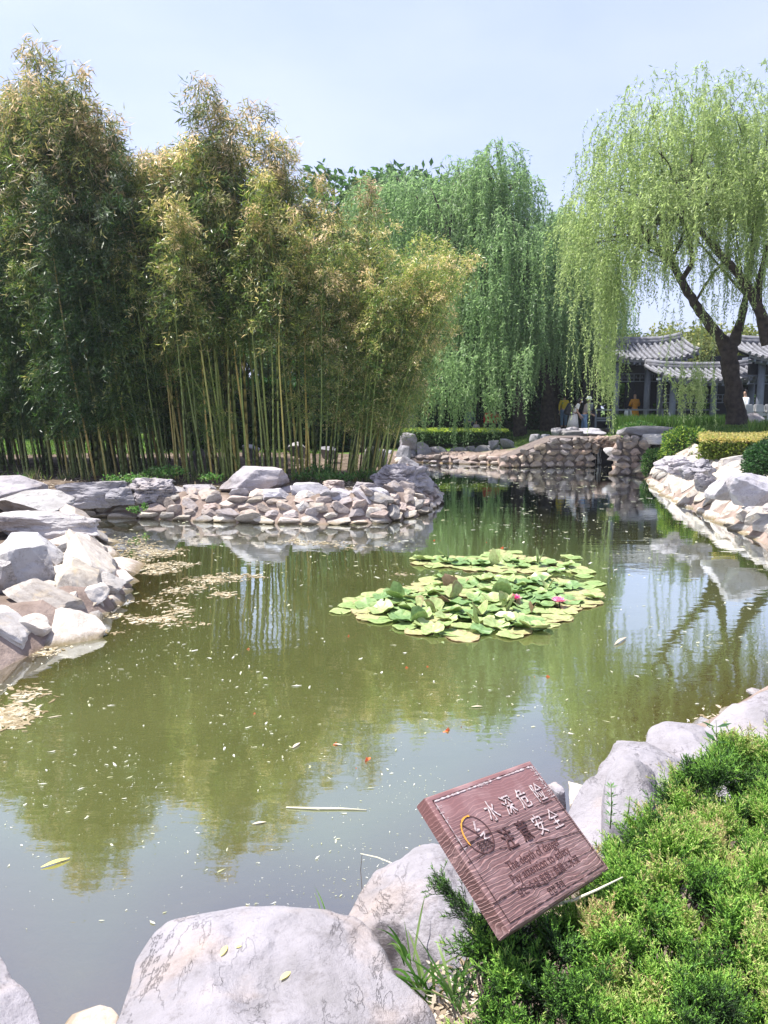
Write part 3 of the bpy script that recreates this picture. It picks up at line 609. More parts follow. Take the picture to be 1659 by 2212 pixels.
# waterfall
a = at(1298, 1006, 0); B = Buf()
for dx, wd in ((-.35, .03), (-.28, .02), (0, .05), (.05, .03), (.12, .02), (-.1, .015)):
    P = [[a[0] + dx + .01 * math.sin(k), a[1] + .55 - .01 * k, .72 - k * .07] for k in range(11)]; V, F = tube(P, [wd * random.uniform(.4, .8) for _ in P], 6); B.add(V, F)
wf = B.build('waterfall', plain('falling_water', (.55, .6, .65), .15, (.3, .35, .4), 12, 0, .8), smooth=True); tag(wf, kind='structure')
rock_bb('rock', 'flat pale stone jutting out under the bridge beside the waterfall', 'rock', 1305, 1336, 966, 984, .55, 305, 'rock', 3, 1.0, boxy=.3)

# ------------------------------------------------------------------ bamboo
def bamboo_proto(seed, H=10.0, first=.42, n_br=62, lean=.6, leaf=(.17, .27), dens=34, dry=.3):
    r = np.random.default_rng(seed); t = np.linspace(0, 1, 80); ph = r.uniform(0, 6.28)
    arc = lambda t: np.stack([lean * np.clip(t - .45, 0, 1) ** 2 * 3.2 + .06 * np.sin(t * 7 + ph), .05 * np.cos(t * 6 + ph), H * (t - .12 * np.clip(t - .7, 0, 1) ** 1.5)], -1)
    # culm with raised nodes
    zs = []; rr = []; tn = []; z = 0; gap = .22
    while z < 1:
        for d, rs, tt in ((0, 1.0, .5), (gap / H - .0035, 1.0, .5), (gap / H - .0022, 1.18, 0.0), (gap / H - .0012, 1.18, .9), (gap / H, 1.0, .5)):
            zs.append(z + d); rr.append(rs); tn.append(tt)
        z += gap / H; gap = min(gap * 1.05, .40)
    zs = np.array(zs); keep = zs < .985; zs = zs[keep]; rr = np.array(rr)[keep]; tn = np.array(tn)[keep]
    R = (.036 * (1 - zs) ** .7 + .004) * rr
    V, F = tube(arc(zs), R, 7); tone = np.concatenate([np.repeat(tn[:-1], 7), np.full(14, .5)])
    Cs, Ds, Ns, Ls, Ts = [], [], [], [], []; tw = Buf()
    for k in range(n_br):
        h = first + (1.0 - first) * (k + r.random()) / n_br; o = arc(np.array([h]))[0]; az = r.uniform(0, 6.283); ln = r.uniform(.6, 1.65) * (1.15 - .75 * max(0, (h - first) / (1 - first)) ** 1.5) * (1 if h > first + .05 else .7)
        d = np.array([math.cos(az), math.sin(az), r.uniform(.35, .9)]); d /= np.linalg.norm(d); s = np.linspace(0, 1, 7)[:, None]
        Pb = o + d * ln * s + np.array([0, 0, -1]) * ln * .75 * s ** 2.2; V2, F2 = tube(Pb, np.linspace(.007, .002, 7), 3, False); tw.add(V2, F2)
        m_ = int(dens * (.6 + .8 * r.random())); ss = r.uniform(.25, 1.05, m_); c = o + d * ln * ss[:, None] + np.array([0, 0, -1]) * ln * .75 * ss[:, None] ** 2.2 + r.normal(size=(m_, 3)) * .085
        dd_ = d * .5 + r.normal(size=(m_, 3)) * .5 + np.array([0, 0, -.55]); bt = r.random()
        Cs.append(c); Ds.append(dd_); Ns.append(r.normal(size=(m_, 3)) + np.array([0, 0, 1.3])); Ls.append(r.uniform(leaf[0], leaf[1], m_))
        base = .25 + .35 * bt + .20 * ((h - first) / (1 - first)) ** 2 - .06 + (.32 if r.random() < dry else 0); Ts.append(np.clip(base + r.normal(size=m_) * .14, 0, 1))
    C = np.concatenate(Cs); VL, FL = leafq(C, np.concatenate(Ds), np.concatenate(Ns), np.concatenate(Ls), r.uniform(.024, .038, len(C)), .35)
    return (V, F, tone), (VL, FL, np.concatenate(Ts)), tw
def bamboo_make(seed, **k):
    (V, F, tone), (VL, FL, T), tw = bamboo_proto(seed, **k); e = empty('bamboo')
    a = mk('culm', V, F, M['culm'], e, True, tone); b_ = mk('foliage', VL, FL, M['bamboo'], e, False, T)
    B = Buf(); 
    for f in tw.v: pass
    c = tw.build('twigs', M['twigG'], e); reg(e, a, b_, c); return e
M['twigG'] = plain('bamboo_twig', (.12, .15, .05), .6)
protos = {'hi': [bamboo_make(400 + k, first=.50, lean=.5 + .25 * (k % 3), dry=.45) for k in range(4)],
          'lo': [bamboo_make(410 + k, first=.20, n_br=115, lean=.4, dry=.12, dens=38) for k in range(4)],
          'mid': [bamboo_make(420 + k, first=.26, n_br=92, lean=.8, dry=.4, leaf=(.14, .22)) for k in range(4)]}
usedp = set()
topv = [(-200, 200), (-60, 210), (0, 165), (60, 190), (125, 60), (175, 130), (250, 205), (330, 300), (385, 260), (440, 150), (490, 190), (530, 250), (575, 195), (640, 290), (690, 330), (740, 340), (790, 400), (860, 385), (930, 395), (985, 450), (1010, 620)]
def top_at(u): return np.interp(u, [a for a, b_ in topv], [b_ for a, b_ in topv])
def place_bamboo(ub, Yb, kind, lean_deg, ut=None, vt=None, colr=None, label=None, z0=None, yaw=None, thin=1.0, full=.955):
    """ub: where the foot is seen, Yb its distance; its tip is seen near vt"""
    p = aty(ub, 1000, Yb); x, y = p[0], Yb; zb = gz(x, y) if z0 is None else z0
    ut = ub if ut is None else ut; vt = top_at(ut) if vt is None else vt
    zt = aty(ut, vt, Yb)[2]; H = (zt - zb) * full; s = H / 10.0
    L_ = protos[kind]; pr = random.choice(L_)
    if pr.name in usedp: e = dup(pr)
    else: e = pr; usedp.add(pr.name)
    e.location = (x, y, zb - .03); yaw = random.uniform(0, 6.28) if yaw is None else yaw
    e.rotation_euler = (rad(random.uniform(-3, 4)), rad(lean_deg), yaw); 
    # lean in world x after yaw
    e.rotation_mode = 'QUATERNION'
    q = Matrix.Rotation(rad(lean_deg), 4, 'Y') @ Matrix.Rotation(rad(random.uniform(-4, 3)), 4, 'X') @ Matrix.Rotation(yaw, 4, 'Z'); e.rotation_quaternion = q.to_quaternion()
    e.scale = (s * thin, s * thin, s)
    return e, L_
placed = []
def leanof(u): return np.interp(u, [-200, 300, 600, 700, 800], [-7, -6, -2, 3, 8]) + random.uniform(-2.5, 2.5)
def colorof(u, y, r):
    k = np.interp(u, [0, 330, 480, 800], [0, .15, .6, .85]); a = random.random()
    if u > 640: return (1.85, 1.7, 1.5) if a < .65 else (1.5, 1.55, 1.15)
    if a < k * .5: return (1.75, 1.6, 1.42)      # drying, tan
    if a < k: return (1.45, 1.45, 1.05)
    if a < k + .12: return (1.05, 1.2, .8)
    return ((.5, .68, .64) if y < 19.9 or a > .8 else (1.05, 1.0, .88)) if u < 400 else (.85, .98, .9)
LBL = {'lo': 'dark green bamboo with low hanging foliage, left and back of the grove', 'hi': 'tall bare-stemmed bamboo with a high drying crown, middle of grove', 'mid': 'leaning feathery bamboo of the pale right side of the grove'}
GRP = {'lo': 'dark green bamboos of the grove', 'hi': 'bare-stemmed bamboos of the grove', 'mid': 'feathery bamboos at the right of the grove'}
nb = 0
def addb(u, Yb, kind, lean, **k):
    global nb
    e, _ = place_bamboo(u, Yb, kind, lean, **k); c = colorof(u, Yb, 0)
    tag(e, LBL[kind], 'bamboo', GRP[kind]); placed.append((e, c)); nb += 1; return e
# three stepped belts: front, middle, back
for k in range(88):
    u = -130 + 960 * (k + random.random()) / 88; Yb = random.uniform(18.0, 19.4) + (1.2 if u < 150 else 0)
    kind = 'lo' if u < 330 else ('hi' if u < 640 or random.random() < .4 else 'mid'); ln = leanof(u)
    ut = u + ln * 15
    addb(u, Yb, kind, ln, ut=ut, vt=top_at(ut) + (random.uniform(200, 400) if u < 380 else random.uniform(50, 230)))
for k in range(80):
    u = -180 + 1000 * (k + random.random()) / 80; Yb = random.uniform(19.4, 21.5) + (1 if u < 150 else 0)
    kind = 'lo' if u < 420 else random.choice(['hi', 'hi', 'mid']); ln = leanof(u); ut = u + ln * 15
    addb(u, Yb, kind, ln, ut=ut, vt=top_at(ut) + random.uniform(30, 150))
for k in range(70):
    u = -200 + 960 * (k + random.random()) / 100; Yb = random.uniform(21.5, 25); kind = random.choice(['lo', 'hi', 'lo']); ln = leanof(u); ut = u + ln * 15
    addb(u, Yb, kind, ln, ut=ut, vt=top_at(ut) + random.uniform(20, 120))
# right flank leaning out over the water
for k in range(30):
    u = random.uniform(745, 830); ln = random.uniform(10, 21); ut = u + random.uniform(80, 190)
    e = addb(u, random.uniform(18.4, 21.5), 'mid', ln, ut=ut, vt=random.uniform(430, 640), yaw=random.uniform(-.6, .6))
for (u, v) in ((132, 62), (118, 84), (442, 150), (578, 196), (465, 178), (20, 150)):
    addb(u + (90 if u < 300 else 78), random.uniform(19.2, 20.2), 'hi', -3, ut=u, vt=v, full=.985); placed[-1] = (placed[-1][0], (1.0, .95, .95))
for k in range(14):
    u = random.uniform(270, 410); addb(u + 100, random.uniform(19.4, 21), 'hi', -4, ut=u, vt=random.uniform(285, 330), full=1.0); placed[-1] = (placed[-1][0], (1.1, 1.02, .9))
# peaks of the skyline
for (u, v) in ((100, 130), (160, 120), (185, 150), (425, 200), (480, 200), (500, 240), (565, 250), (600, 260), (10, 165), (690, 335), (742, 330), (95, 150), (70, 185), (150, 165), (205, 205), (120, 95), (140, 130), (180, 190), (410, 225)):
    addb(u + (90 if u < 300 else 78), random.uniform(19.2, 20.6), 'hi', -3, ut=u, vt=v, full=.955); placed[-1] = (placed[-1][0], (1.2, 1.1, 1.02))
e = addb(535, 18.6, 'lo', -27, ut=300, vt=520, yaw=2.0); e['label'] = 'single green bamboo leaning strongly left across the dark stems'; del e['group']
for e, c in placed:
    for o in e.children if False else [ch for ch in bpy.data.objects if False]: pass
# object colours (children looked up once)
kids = {}
for o in bpy.data.objects:
    if o.parent: kids.setdefault(o.parent.name, []).append(o)
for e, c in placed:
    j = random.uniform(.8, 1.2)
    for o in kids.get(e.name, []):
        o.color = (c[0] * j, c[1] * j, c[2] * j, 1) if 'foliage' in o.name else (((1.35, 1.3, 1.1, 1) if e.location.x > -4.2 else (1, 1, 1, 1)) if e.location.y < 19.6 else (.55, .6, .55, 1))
for L_ in protos.values():
    for pr in L_:
        if pr.name not in usedp:
            for ch in CH[pr.name]: bpy.data.objects.remove(ch)
            bpy.data.objects.remove(pr)

# weeds, litter and small shoots on the bamboo bank
def tuft(B, c, n, r0, h, W=.012, r=rng, tone=(.3, .9)):
    C = np.asarray(c) + np.column_stack([r.normal(size=(n, 2)) * r0, np.zeros(n)]); D = np.column_stack([r.normal(size=(n, 2)) * .45, np.ones(n)])
    V, F = leafq(C, D, r.normal(size=(n, 3)), r.uniform(.5, 1, n) * h, W, .4); B.add(V, F, r.uniform(*tone, n))
def leafclump(B, c, n, rad_, L0, W0, tone=(.2, .9), r=rng, up=.4):
    C = np.asarray(c) + rdir(n, 0, r) * (r.random(n) ** .5)[:, None] * np.asarray(rad_); V, F = leafq(C, rdir(n, up, r), rdir(n, .8, r), r.uniform(.7, 1.3, n) * L0, W0, .5); B.add(V, F, r.uniform(*tone, n))
def weed_patch(label, spots, cat='weeds'):
    B = Buf()
    for (u, v, z, rx, h, n) in spots:
        c = at(u, v, z); leafclump(B, (c[0], c[1] + .1, z + h * .5), n, (rx, rx * .6, h * .6), .07, .045)
    o = B.build('weeds', M['weed']); return tag(o, label, cat, kind='stuff')
weed_patch('low green weeds growing among the rocks of the bamboo bank', [(355, 1030, .72, .55, .22, 500), (290, 1040, .66, .3, .16, 200), (330, 1050, .6, .4, .15, 200), (690, 1028, .66, .35, .25, 260), (725, 1040, .6, .5, .18, 420), (790, 1035, .6, .35, .2, 200),
            (455, 1040, .66, .3, .16, 140), (660, 1035, .62, .4, .14, 160), (250, 1048, .66, .4, .2, 180), (285, 1108, .25, .12, .1, 60), (310, 1105, .22, .08, .14, 40), (560, 1028, .72, .3, .12, 90), (840, 1045, .5, .2, .15, 90), (30, 1050, .7, .4, .2, 150)])
B = Buf()
for k in range(2600):
    u = rng.uniform(-60, 850); v = rng.uniform(1015, 1048); c = at(u, v, .64)
    if sdist(c[None, :2])[0] < .45: continue
    z = gz(c[0], c[1]) + .012
    V, F = leafq([[c[0], c[1], z]], rdir(1, 0) * np.array([1, 1, .15]), rdir(1, 3), rng.uniform(.06, .16), rng.uniform(.02, .05)); B.add(V, F, rng.random())
tag(B.build('leaf_litter', M['litter']), 'fallen pale bamboo leaves carpeting the bamboo bank', 'leaf litter', kind='stuff')
B = Buf()
for k in range(70):
    u = rng.uniform(-40, 830); c = at(u, rng.uniform(1020, 1034), .66); tuft(B, (c[0], c[1] + .2, gz(c[0], c[1])), 14, .06, rng.uniform(.2, .5), .02)
tag(B.build('shoots', M['bamboo']), 'thin grassy shoots at the feet of the bamboos', 'shoots', kind='stuff')

# ------------------------------------------------------------------ willows
def strands(spots, seed, L0, W0, step, zb, out=.6, swing=.12, tone_shift=0, minl=1.2, maxl=6, arch=.5):
    r = np.random.default_rng(seed); B = Buf(); CC, DD, NN, LL, TT = [], [], [], [], []
    for (o, hd) in spots:
        ln = o[2] - zb(o[0], o[1], r); ln = min(max(ln, minl), r.uniform(minl, maxl)); n = max(int(ln / step), 6); t = np.linspace(0, 1, n)
        hd = unit(np.array([hd[0], hd[1], 0.0])); hr = out * r.uniform(.3, 1.2); u_ = arch * r.uniform(.1, 1)
        s = t * ln; P = o + hd * (hr * (1 - np.exp(-s * 1.4)))[:, None]; P[:, 2] += u_ * np.sin(np.clip(s / .9, 0, math.pi)) * np.exp(-s * .5) - np.clip(s - .25, 0, None)
        wob = r.normal(size=2) * swing; P[:, 0] += wob[0] * np.sin(t * 3 + r.uniform(0, 6)) ; P[:, 1] += wob[1] * np.sin(t * 2.5 + r.uniform(0, 6))
        T = np.gradient(P, axis=0); T = unit(T); bt = r.uniform(.15, .7) + tone_shift
        for side in (0, 1):
            D = T * .6 + r.normal(size=(n, 3)) * .55 + np.array([0, 0, -.25]); CC.append(P + r.normal(size=P.shape) * .012); DD.append(D); NN.append(r.normal(size=(n, 3))); LL.append(r.uniform(.7, 1.25, n) * L0 * (1 - .4 * t ** 3)); TT.append(np.clip(bt + r.normal(size=n) * .13, 0, 1))
        S = unit(np.cross(T, r.normal(size=3))) * .004; V = np.stack([P - S, P + S], 1).reshape(-1, 3); i = np.arange(n - 1) * 2; B.add(V, np.stack([i, i + 1, i + 3, i + 2], 1), .3)
    C = np.concatenate(CC); V, F = leafq(C, np.concatenate(DD), np.concatenate(NN), np.concatenate(LL), W0 * np.random.default_rng(1).uniform(.7, 1.2, len(C)), .4); B.add(V, F, np.concatenate(TT)); return B
def lobes(L, n, seed, shell=.55):
    r = np.random.default_rng(seed); out = []; w_ = np.array([l[3] * l[4] * l[5] for l in L]) ** .8; w_ /= w_.sum()
    for k in r.choice(len(L), n, p=w_):
        x, y, z, rx, ry, rz = L[k]; d = unit(r.normal(size=3)); d[2] = abs(d[2]) * 1.0 - .25; d = unit(d); q = r.uniform(shell, 1.0); out.append((np.array([x + d[0] * rx * q, y + d[1] * ry * q, z + d[2] * rz * q]), d[:2] + r.normal(size=2) * .3))
    return out
def limb(P, R, seed, n=12, j=.05, steps=5):
    r = np.random.default_rng(seed); P = np.asarray(P, float); t = np.linspace(0, len(P) - 1, (len(P) - 1) * steps + 1); Q = np.stack([np.interp(t, range(len(P)), P[:, i]) for i in range(3)], 1)
    for _ in range(2): Q[1:-1] = (Q[:-2] + Q[1:-1] * 2 + Q[2:]) / 4
    Rr = np.interp(t, range(len(P)), R); Q[1:-1] += r.normal(size=Q[1:-1].shape) * j * Rr[1:-1, None] * 2; V, F = tube(Q, Rr, n)
    k = len(Q) * n; nz_ = fbm(V[:k] * np.array([1, 1, .35]), 6, 3, seed); c = np.repeat(Q, n, 0); V[:k] += (V[:k] - c) * (nz_ * .22)[:, None]; return V, F
def leafed_twigs(B, L, src, n, seed, r0=.035):
    r = np.random.default_rng(seed)
    for k in range(n):
        x, y, z, rx, ry, rz = L[r.integers(len(L))]; d = unit(r.normal(size=3)); d[2] = abs(d[2]); e = np.array([x, y, z]) + d * np.array([rx, ry, rz]) * r.uniform(.5, .95); s = np.asarray(src[r.integers(len(src))], float)
        m_ = (s + e) / 2 + np.array([0, 0, .12 * np.linalg.norm(e - s)]) + r.normal(size=3) * .15; V, F = limb([s, (s + m_) / 2 + r.normal(size=3) * .08, m_, e], [r0 * 1.4, r0, r0 * .6, r0 * .2], seed + k, 6, .05, 4); B.add(V, F)

def px_limb(pts, Yd): return [aty(u, v, y) for (u, v, y) in [(a, b_, Yd + (c if len(q) > 2 else 0)) for q in pts for (a, b_, c) in [(q + (0,))[:3]]]]
# sunlit willow on the right
Yw = 27.0; root = aty(1590, 918, Yw); wt = empty('willow_tree', tuple(root)); tag(wt, 'sunlit yellow-green weeping willow with a forked dark trunk on the right lawn', 'tree')
B = Buf()
V, F = limb(px_limb([(1592, 925), (1590, 900), (1585, 850), (1578, 800), (1573, 765), (1572, 745)], Yw), [.38, .32, .29, .27, .28, .29], 1, 18, .02); B.add(V, F)
V, F = limb(px_limb([(1574, 765), (1562, 735), (1535, 705), (1500, 655), (1468, 600), (1450, 560, .3), (1430, 480, .5), (1380, 420, .8)], Yw), [.26, .20, .17, .15, .13, .10, .07, .04], 2, 12, .03); B.add(V, F)
V, F = limb(px_limb([(1576, 765), (1588, 730), (1602, 690), (1612, 640), (1625, 560), (1630, 460), (1610, 380)], Yw), [.24, .18, .13, .10, .09, .07, .04], 3, 12, .03); B.add(V, F)
V, F = limb(px_limb([(1468, 600), (1440, 560), (1400, 520), (1340, 510), (1290, 515)], Yw), [.10, .07, .05, .035, .02], 4, 8, .04); B.add(V, F)
V, F = limb(px_limb([(1470, 610), (1500, 560), (1475, 470), (1490, 380), (1500, 300)], Yw - .5), [.10, .08, .06, .045, .02], 5, 8, .04); B.add(V, F)
V, F = limb(px_limb([(1500, 655), (1540, 590), (1570, 560), (1590, 540)], Yw - .3), [.05, .04, .03, .015], 6, 7, .04); B.add(V, F)
def lp(u, v, Yd, rx, ry, rz): p_ = aty(u, v, Yd); return (p_[0], p_[1], p_[2], rx, ry, rz)
WL = [lp(1300, 480, 26.5, 1.5, 2.0, 1.5), lp(1350, 400, 27, 1.8, 2.2, 2.2), lp(1420, 300, 27, 2.0, 2.5, 2.0), lp(1510, 290, 27.5, 1.9, 2.6, 2.0), lp(1600, 320, 28, 2.4, 3, 2.4), lp(1420, 470, 26, 2.6, 2.6, 1.6), lp(1540, 440, 26.5, 2.6, 2.6, 1.8), lp(1640, 420, 26.5, 1.8, 2.6, 2.2), lp(1275, 560, 26.3, .8, 1.6, .9), lp(1380, 560, 25.8, 1.6, 1.5, .8)]
src = [aty(1450, 560, Yw), aty(1430, 480, Yw), aty(1630, 460, Yw), aty(1400, 520, Yw), aty(1475, 470, Yw - .5), aty(1490, 380, Yw), aty(1612, 640, Yw), aty(1610, 400, Yw)]
leafed_twigs(B, WL, src, 60, 900)
B.build('trunk', M['bark'], wt, True, root)
def vz(v, Yd): return aty(829, v, Yd)[2]
def zbR(x, y, r):
    u = 829.5 + x / y * FPX * 1.0
    vb = np.interp(u, [1215, 1240, 1290, 1345, 1380, 1420, 1480, 1520, 1560, 1600, 1660, 1750], [600, 720, 760, 760, 640, 650, 610, 540, 580, 600, 620, 680]) + r.normal() * 50
    return vz(vb, y)
sp = lobes(WL, 2000, 31, .35); Bc = strands(sp, 32, .155, .034, .08, zbR, .75, .15, 0, .5, 3.6, .7)
# thick curtain down to the bridge, and single long strands hanging free over the bank
cur = []; r = np.random.default_rng(77)
for k in range(60): u = r.normal(1318, 16); cur.append((aty(u, r.uniform(560, 640), 26 + r.normal() * .5), r.normal(size=2)))
Bc2 = strands(cur, 78, .155, .030, .07, lambda x, y, r: vz(r.normal(850, 50), y), .25, .12, .05, 3.5, 7.2)
for v_, fk in zip([np.concatenate(Bc2.v)], [Bc2]): Bc.add(v_, [np.concatenate(fk.f[4])], np.concatenate(fk.t[4]))
cur = [(aty(u, 700 + r.uniform(-80, 20), 25.2 + r.normal() * .3), r.normal(size=2)) for u in (1475, 1480, 1485, 1492, 1500, 1505, 1512, 1518, 1524, 1440, 1450, 1465, 1535, 1546, 1552, 1430, 1560, 1232, 1240, 1250, 1268, 1270)]
Bc3 = strands(cur, 79, .13, .028, .09, lambda x, y, r: vz(r.uniform(860, 960), y), .1, .15, .2, 3.0, 6.5)
Bc.add(np.concatenate(Bc3.v), [np.concatenate(Bc3.f[4])], np.concatenate(Bc3.t[4]))
cur = [(aty(r.normal(1492, 22), r.uniform(800, 850), 25.0), r.normal(size=2)) for k in range(30)]
Bc4 = strands(cur, 80, .16, .035, .05, lambda x, y, r: vz(r.uniform(890, 950), y), .1, .1, .3, .6, 2.0)
Bc.add(np.concatenate(Bc4.v), [np.concatenate(Bc4.f[4])], np.concatenate(Bc4.t[4]))
cur = [(aty(r.uniform(1500, 1640), r.uniform(520, 600), 26.3 + r.normal() * .5), r.normal(size=2)) for k in range(55)]
Bc5 = strands(cur, 81, .15, .032, .075, lambda x, y, r: vz(r.normal(690, 45), y), .3, .12, .05, .8, 4.0)
Bc.add(np.concatenate(Bc5.v), [np.concatenate(Bc5.f[4])], np.concatenate(Bc5.t[4]))
Bc.build('crown', M['willow'], wt, False, root)
# second willow, its trunk outside the frame at the right
root2 = aty(1760, 930, 26.0); wt2 = empty('willow_tree', tuple(root2)); tag(wt2, 'willow at the right picture edge whose thick limb slants up to the left', 'tree')
B = Buf(); V, F = limb([aty(1760, 940, 26), aty(1735, 850, 26), aty(1700, 790, 26)], [.4, .34, .3], 8, 14, .02); B.add(V, F)
V, F = limb(px_limb([(1702, 800), (1672, 735), (1650, 690), (1622, 630), (1590, 585), (1555, 550), (1515, 500), (1480, 460)], 26.0), [.26, .2, .17, .15, .13, .11, .08, .04], 9, 12, .03); B.add(V, F)
V, F = limb(px_limb([(1655, 745), (1648, 700), (1638, 660), (1640, 600), (1660, 520)], 26.0), [.17, .15, .13, .1, .06], 10, 12, .03); B.add(V, F)
B.build('trunk', M['bark'], wt2, True, root2)
sp = lobes([lp(1700, 380, 26.5, 2.2, 2.6, 2.6), lp(1780, 420, 26, 2.5, 2.5, 2.5), lp(1700, 600, 26, 1.4, 1.5, 1.2)], 420, 41); strands(sp, 42, .155, .030, .08, lambda x, y, r: vz(r.normal(690, 40), y), .5, .12, 0, 1.0, 5).build('crown', M['willow'], wt2, False, root2)

# darker willows on the far bank
def far_willow(label, trunk_px, Yd, WL, n, seed, zbf, extra=()):
    root = aty(trunk_px[0][0], trunk_px[0][1], Yd); e = empty('willow_tree', tuple(root)); tag(e, label, 'tree'); B = Buf()
    V, F = limb(px_limb(trunk_px, Yd), np.linspace(.36, .16, len(trunk_px)), seed, 14, .03); B.add(V, F); top = px_limb(trunk_px, Yd)[-1]
    leafed_twigs(B, WL, [top, px_limb(trunk_px, Yd)[-2]], 26, seed + 300, .08); B.build('trunk', M['bark'], e, True, root)
    Bc = strands(lobes(WL, n, seed), seed + 1, .21, .052, .13, zbf, .7, .15, 0, 1.2, 6.5)
    for sp_, f_, mn, mx in extra:
        B2 = strands(sp_, seed + 2, .2, .05, .11, f_, .2, .15, .1, mn, mx); Bc.add(np.concatenate(B2.v), [np.concatenate(B2.f[4])], np.concatenate(B2.t[4]))
    Bc.build('crown', M['willowfar'], e, False, root)
def zbF(lo, sd_): return lambda x, y, r: vz(r.normal(lo, sd_), y)
far_willow('tall dark willow in the middle distance, right of the bamboo grove', [(1180, 945), (1185, 880), (1180, 800), (1150, 700), (1110, 560), (1080, 420)], 38,
           [lp(1075, 380, 38, 1.3, 1.6, 1.9), lp(1115, 430, 38, 1.1, 1.5, 1.9), lp(1040, 440, 38, 1.5, 2, 1.8), lp(1080, 560, 37, 2.4, 2.6, 2.4), lp(1040, 660, 36, 2.2, 2.4, 1.9), lp(1130, 680, 36.5, 2.4, 2.4, 2.0), lp(1150, 570, 38, 1.7, 2, 1.6), lp(1020, 380, 39, .8, 1.2, 1.2)], 1700, 51, zbF(820, 45))
far_willow('second dark willow, beside the bridge and behind the sunlit one', [(1215, 945), (1208, 880), (1200, 800), (1190, 690), (1200, 560)], 40,
           [lp(1195, 520, 40, 1.5, 2, 1.6), lp(1225, 530, 41, 1.4, 2, 1.3), lp(1240, 620, 39, 1.8, 2.2, 1.8), lp(1190, 680, 38.5, 2, 2.2, 2), lp(1280, 640, 41, 1.8, 2, 1.4), lp(1215, 490, 40, 1.0, 1.5, 1.0), lp(1160, 520, 39, 1.2, 1.6, 1.4), lp(1235, 480, 40, 1.0, 1.5, .9), lp(1250, 560, 39, 1.6, 2, 1.5)], 1400, 61, zbF(800, 40))
rr_ = np.random.default_rng(5)
cur = [(aty(u + rr_.normal() * 7, rr_.uniform(740, 800), 33 + rr_.normal() * .5), rr_.normal(size=2)) for u in (860, 880, 905, 925, 945, 960, 985, 1000, 1030, 1060, 1095, 1120, 1140) for k in range(8)]
cur2 = [(aty(u + rr_.normal() * 5, rr_.uniform(840, 870), 32.6), rr_.normal(size=2)) for u in (890, 925, 948, 984, 1010, 1060, 1075) for k in range(10)]
far_willow('broad willow whose strands hang over the far hedge, just right of the bamboo', [(1125, 950), (1122, 900), (1120, 850), (1100, 760), (1040, 640), (980, 520)], 37,
           [lp(960, 470, 38, 1.8, 2, 1.7), lp(900, 440, 39, 1.8, 2, 1.6), lp(830, 440, 40, 2.0, 2, 1.7), lp(990, 440, 39, 1.1, 2, 1.9), lp(985, 380, 39, .5, .7, 1.0), lp(930, 600, 38.5, 2.4, 2.2, 2), lp(1000, 640, 38.5, 2, 2, 1.6), lp(870, 660, 39, 2, 2, 1.6), lp(1060, 700, 38, 1.6, 1.8, 1.2), lp(940, 720, 38.5, 2, 1.6, 1)], 1500, 71, zbF(840, 40),
           [(cur, zbF(880, 35), 2.2, 4.0), (cur2, zbF(965, 22), 1.2, 3.2)])

# ------------------------------------------------------------------ background trees
def broad_proto(seed, mat, W_=4.0, H=9.0, n=9000, leaf=.34):
    r = np.random.default_rng(seed); e = empty('background_tree'); B = Buf(); V, F = limb([[0, 0, -.2], [.1, 0, 1.5], [0, .1, 3.2], [.1, 0, H * .6]], [.3, .24, .2, .08], seed, 9, .03); B.add(V, F)
    for k in range(8):
        a = r.uniform(0, 6.28); V, F = limb([[0, 0, r.uniform(2.2, 4)], [math.cos(a) * 1.2, math.sin(a) * 1.2, H * .5], [math.cos(a) * W_ * .7, math.sin(a) * W_ * .7, H * .7]], [.11, .07, .02], seed + k, 6); B.add(V, F)
    t = B.build('trunk', M['bark'], e, True); B = Buf(); cl = []
    for k in range(70): d = rdir(1, .1, r)[0]; cl.append(np.array([0, 0, H * .58]) + d * np.array([W_, W_, H * .42]) * r.uniform(.45, 1.0))
    for c in cl: leafclump(B, c, n // 70, (r.uniform(.7, 1.5),) * 2 + (r.uniform(.5, .9),), leaf, leaf * .5, (.1, .95) if r.random() < .5 else (.0, .6), r, 0)
    c = B.build('crown', M[mat], e); reg(e, t, c); return e
tp = {'tree': [broad_proto(600 + k, 'tree', H=9 + k) for k in range(3)], 'treeY': [broad_proto(610 + k, 'treeY', H=7.0 + k * .6, W_=3.6, leaf=.3) for k in range(2)]}
tu = set()
def tree_at(u, vtop, Yd, kind, label, group=None, wid=1.0):
    pr = random.choice(tp[kind]); e = dup(pr) if pr.name in tu else pr; tu.add(pr.name); z0 = 1.1; x = aty(u, 900, Yd)[0]; H = {0: 9, 1: 10, 2: 11}[tp['tree'].index(pr)] if kind == 'tree' else (7.0 if tp['treeY'].index(pr) == 0 else 7.6)
    s = (aty(u, vtop, Yd)[2] - z0) / (H * 1.06); e.location = (x, Yd, z0); e.scale = (s * wid, s * wid, s); e.rotation_euler = (0, 0, random.uniform(0, 6)); return tag(e, label, 'tree', group)
tree_at(800, 335, 56, 'tree', 'green broadleaf tree rising behind the bamboo tops left of the willows'); tree_at(925, 332, 55, 'tree', 'green broadleaf tree whose layered top shows above the far willows'); tree_at(870, 345, 60, 'tree', 'broadleaf tree between the two taller ones behind the far willows')
for u, vt, Yd in ((-260, 600, 50), (-120, 620, 52), (0, 640, 48), (130, 650, 52), (260, 640, 50), (400, 620, 55), (520, 640, 52), (640, 620, 50), (760, 620, 47), (880, 640, 47), (980, 650, 48), (1080, 650, 47), (1170, 660, 49), (1250, 690, 52), (-400, 560, 48), (1320, 700, 60)):
    tree_at(u, vt, Yd, 'tree', 'added dark tree blocking the horizon light behind stems and strands', 'added dark trees blocking the horizon light', 1.3)  # row of trees added to block the light at the horizon
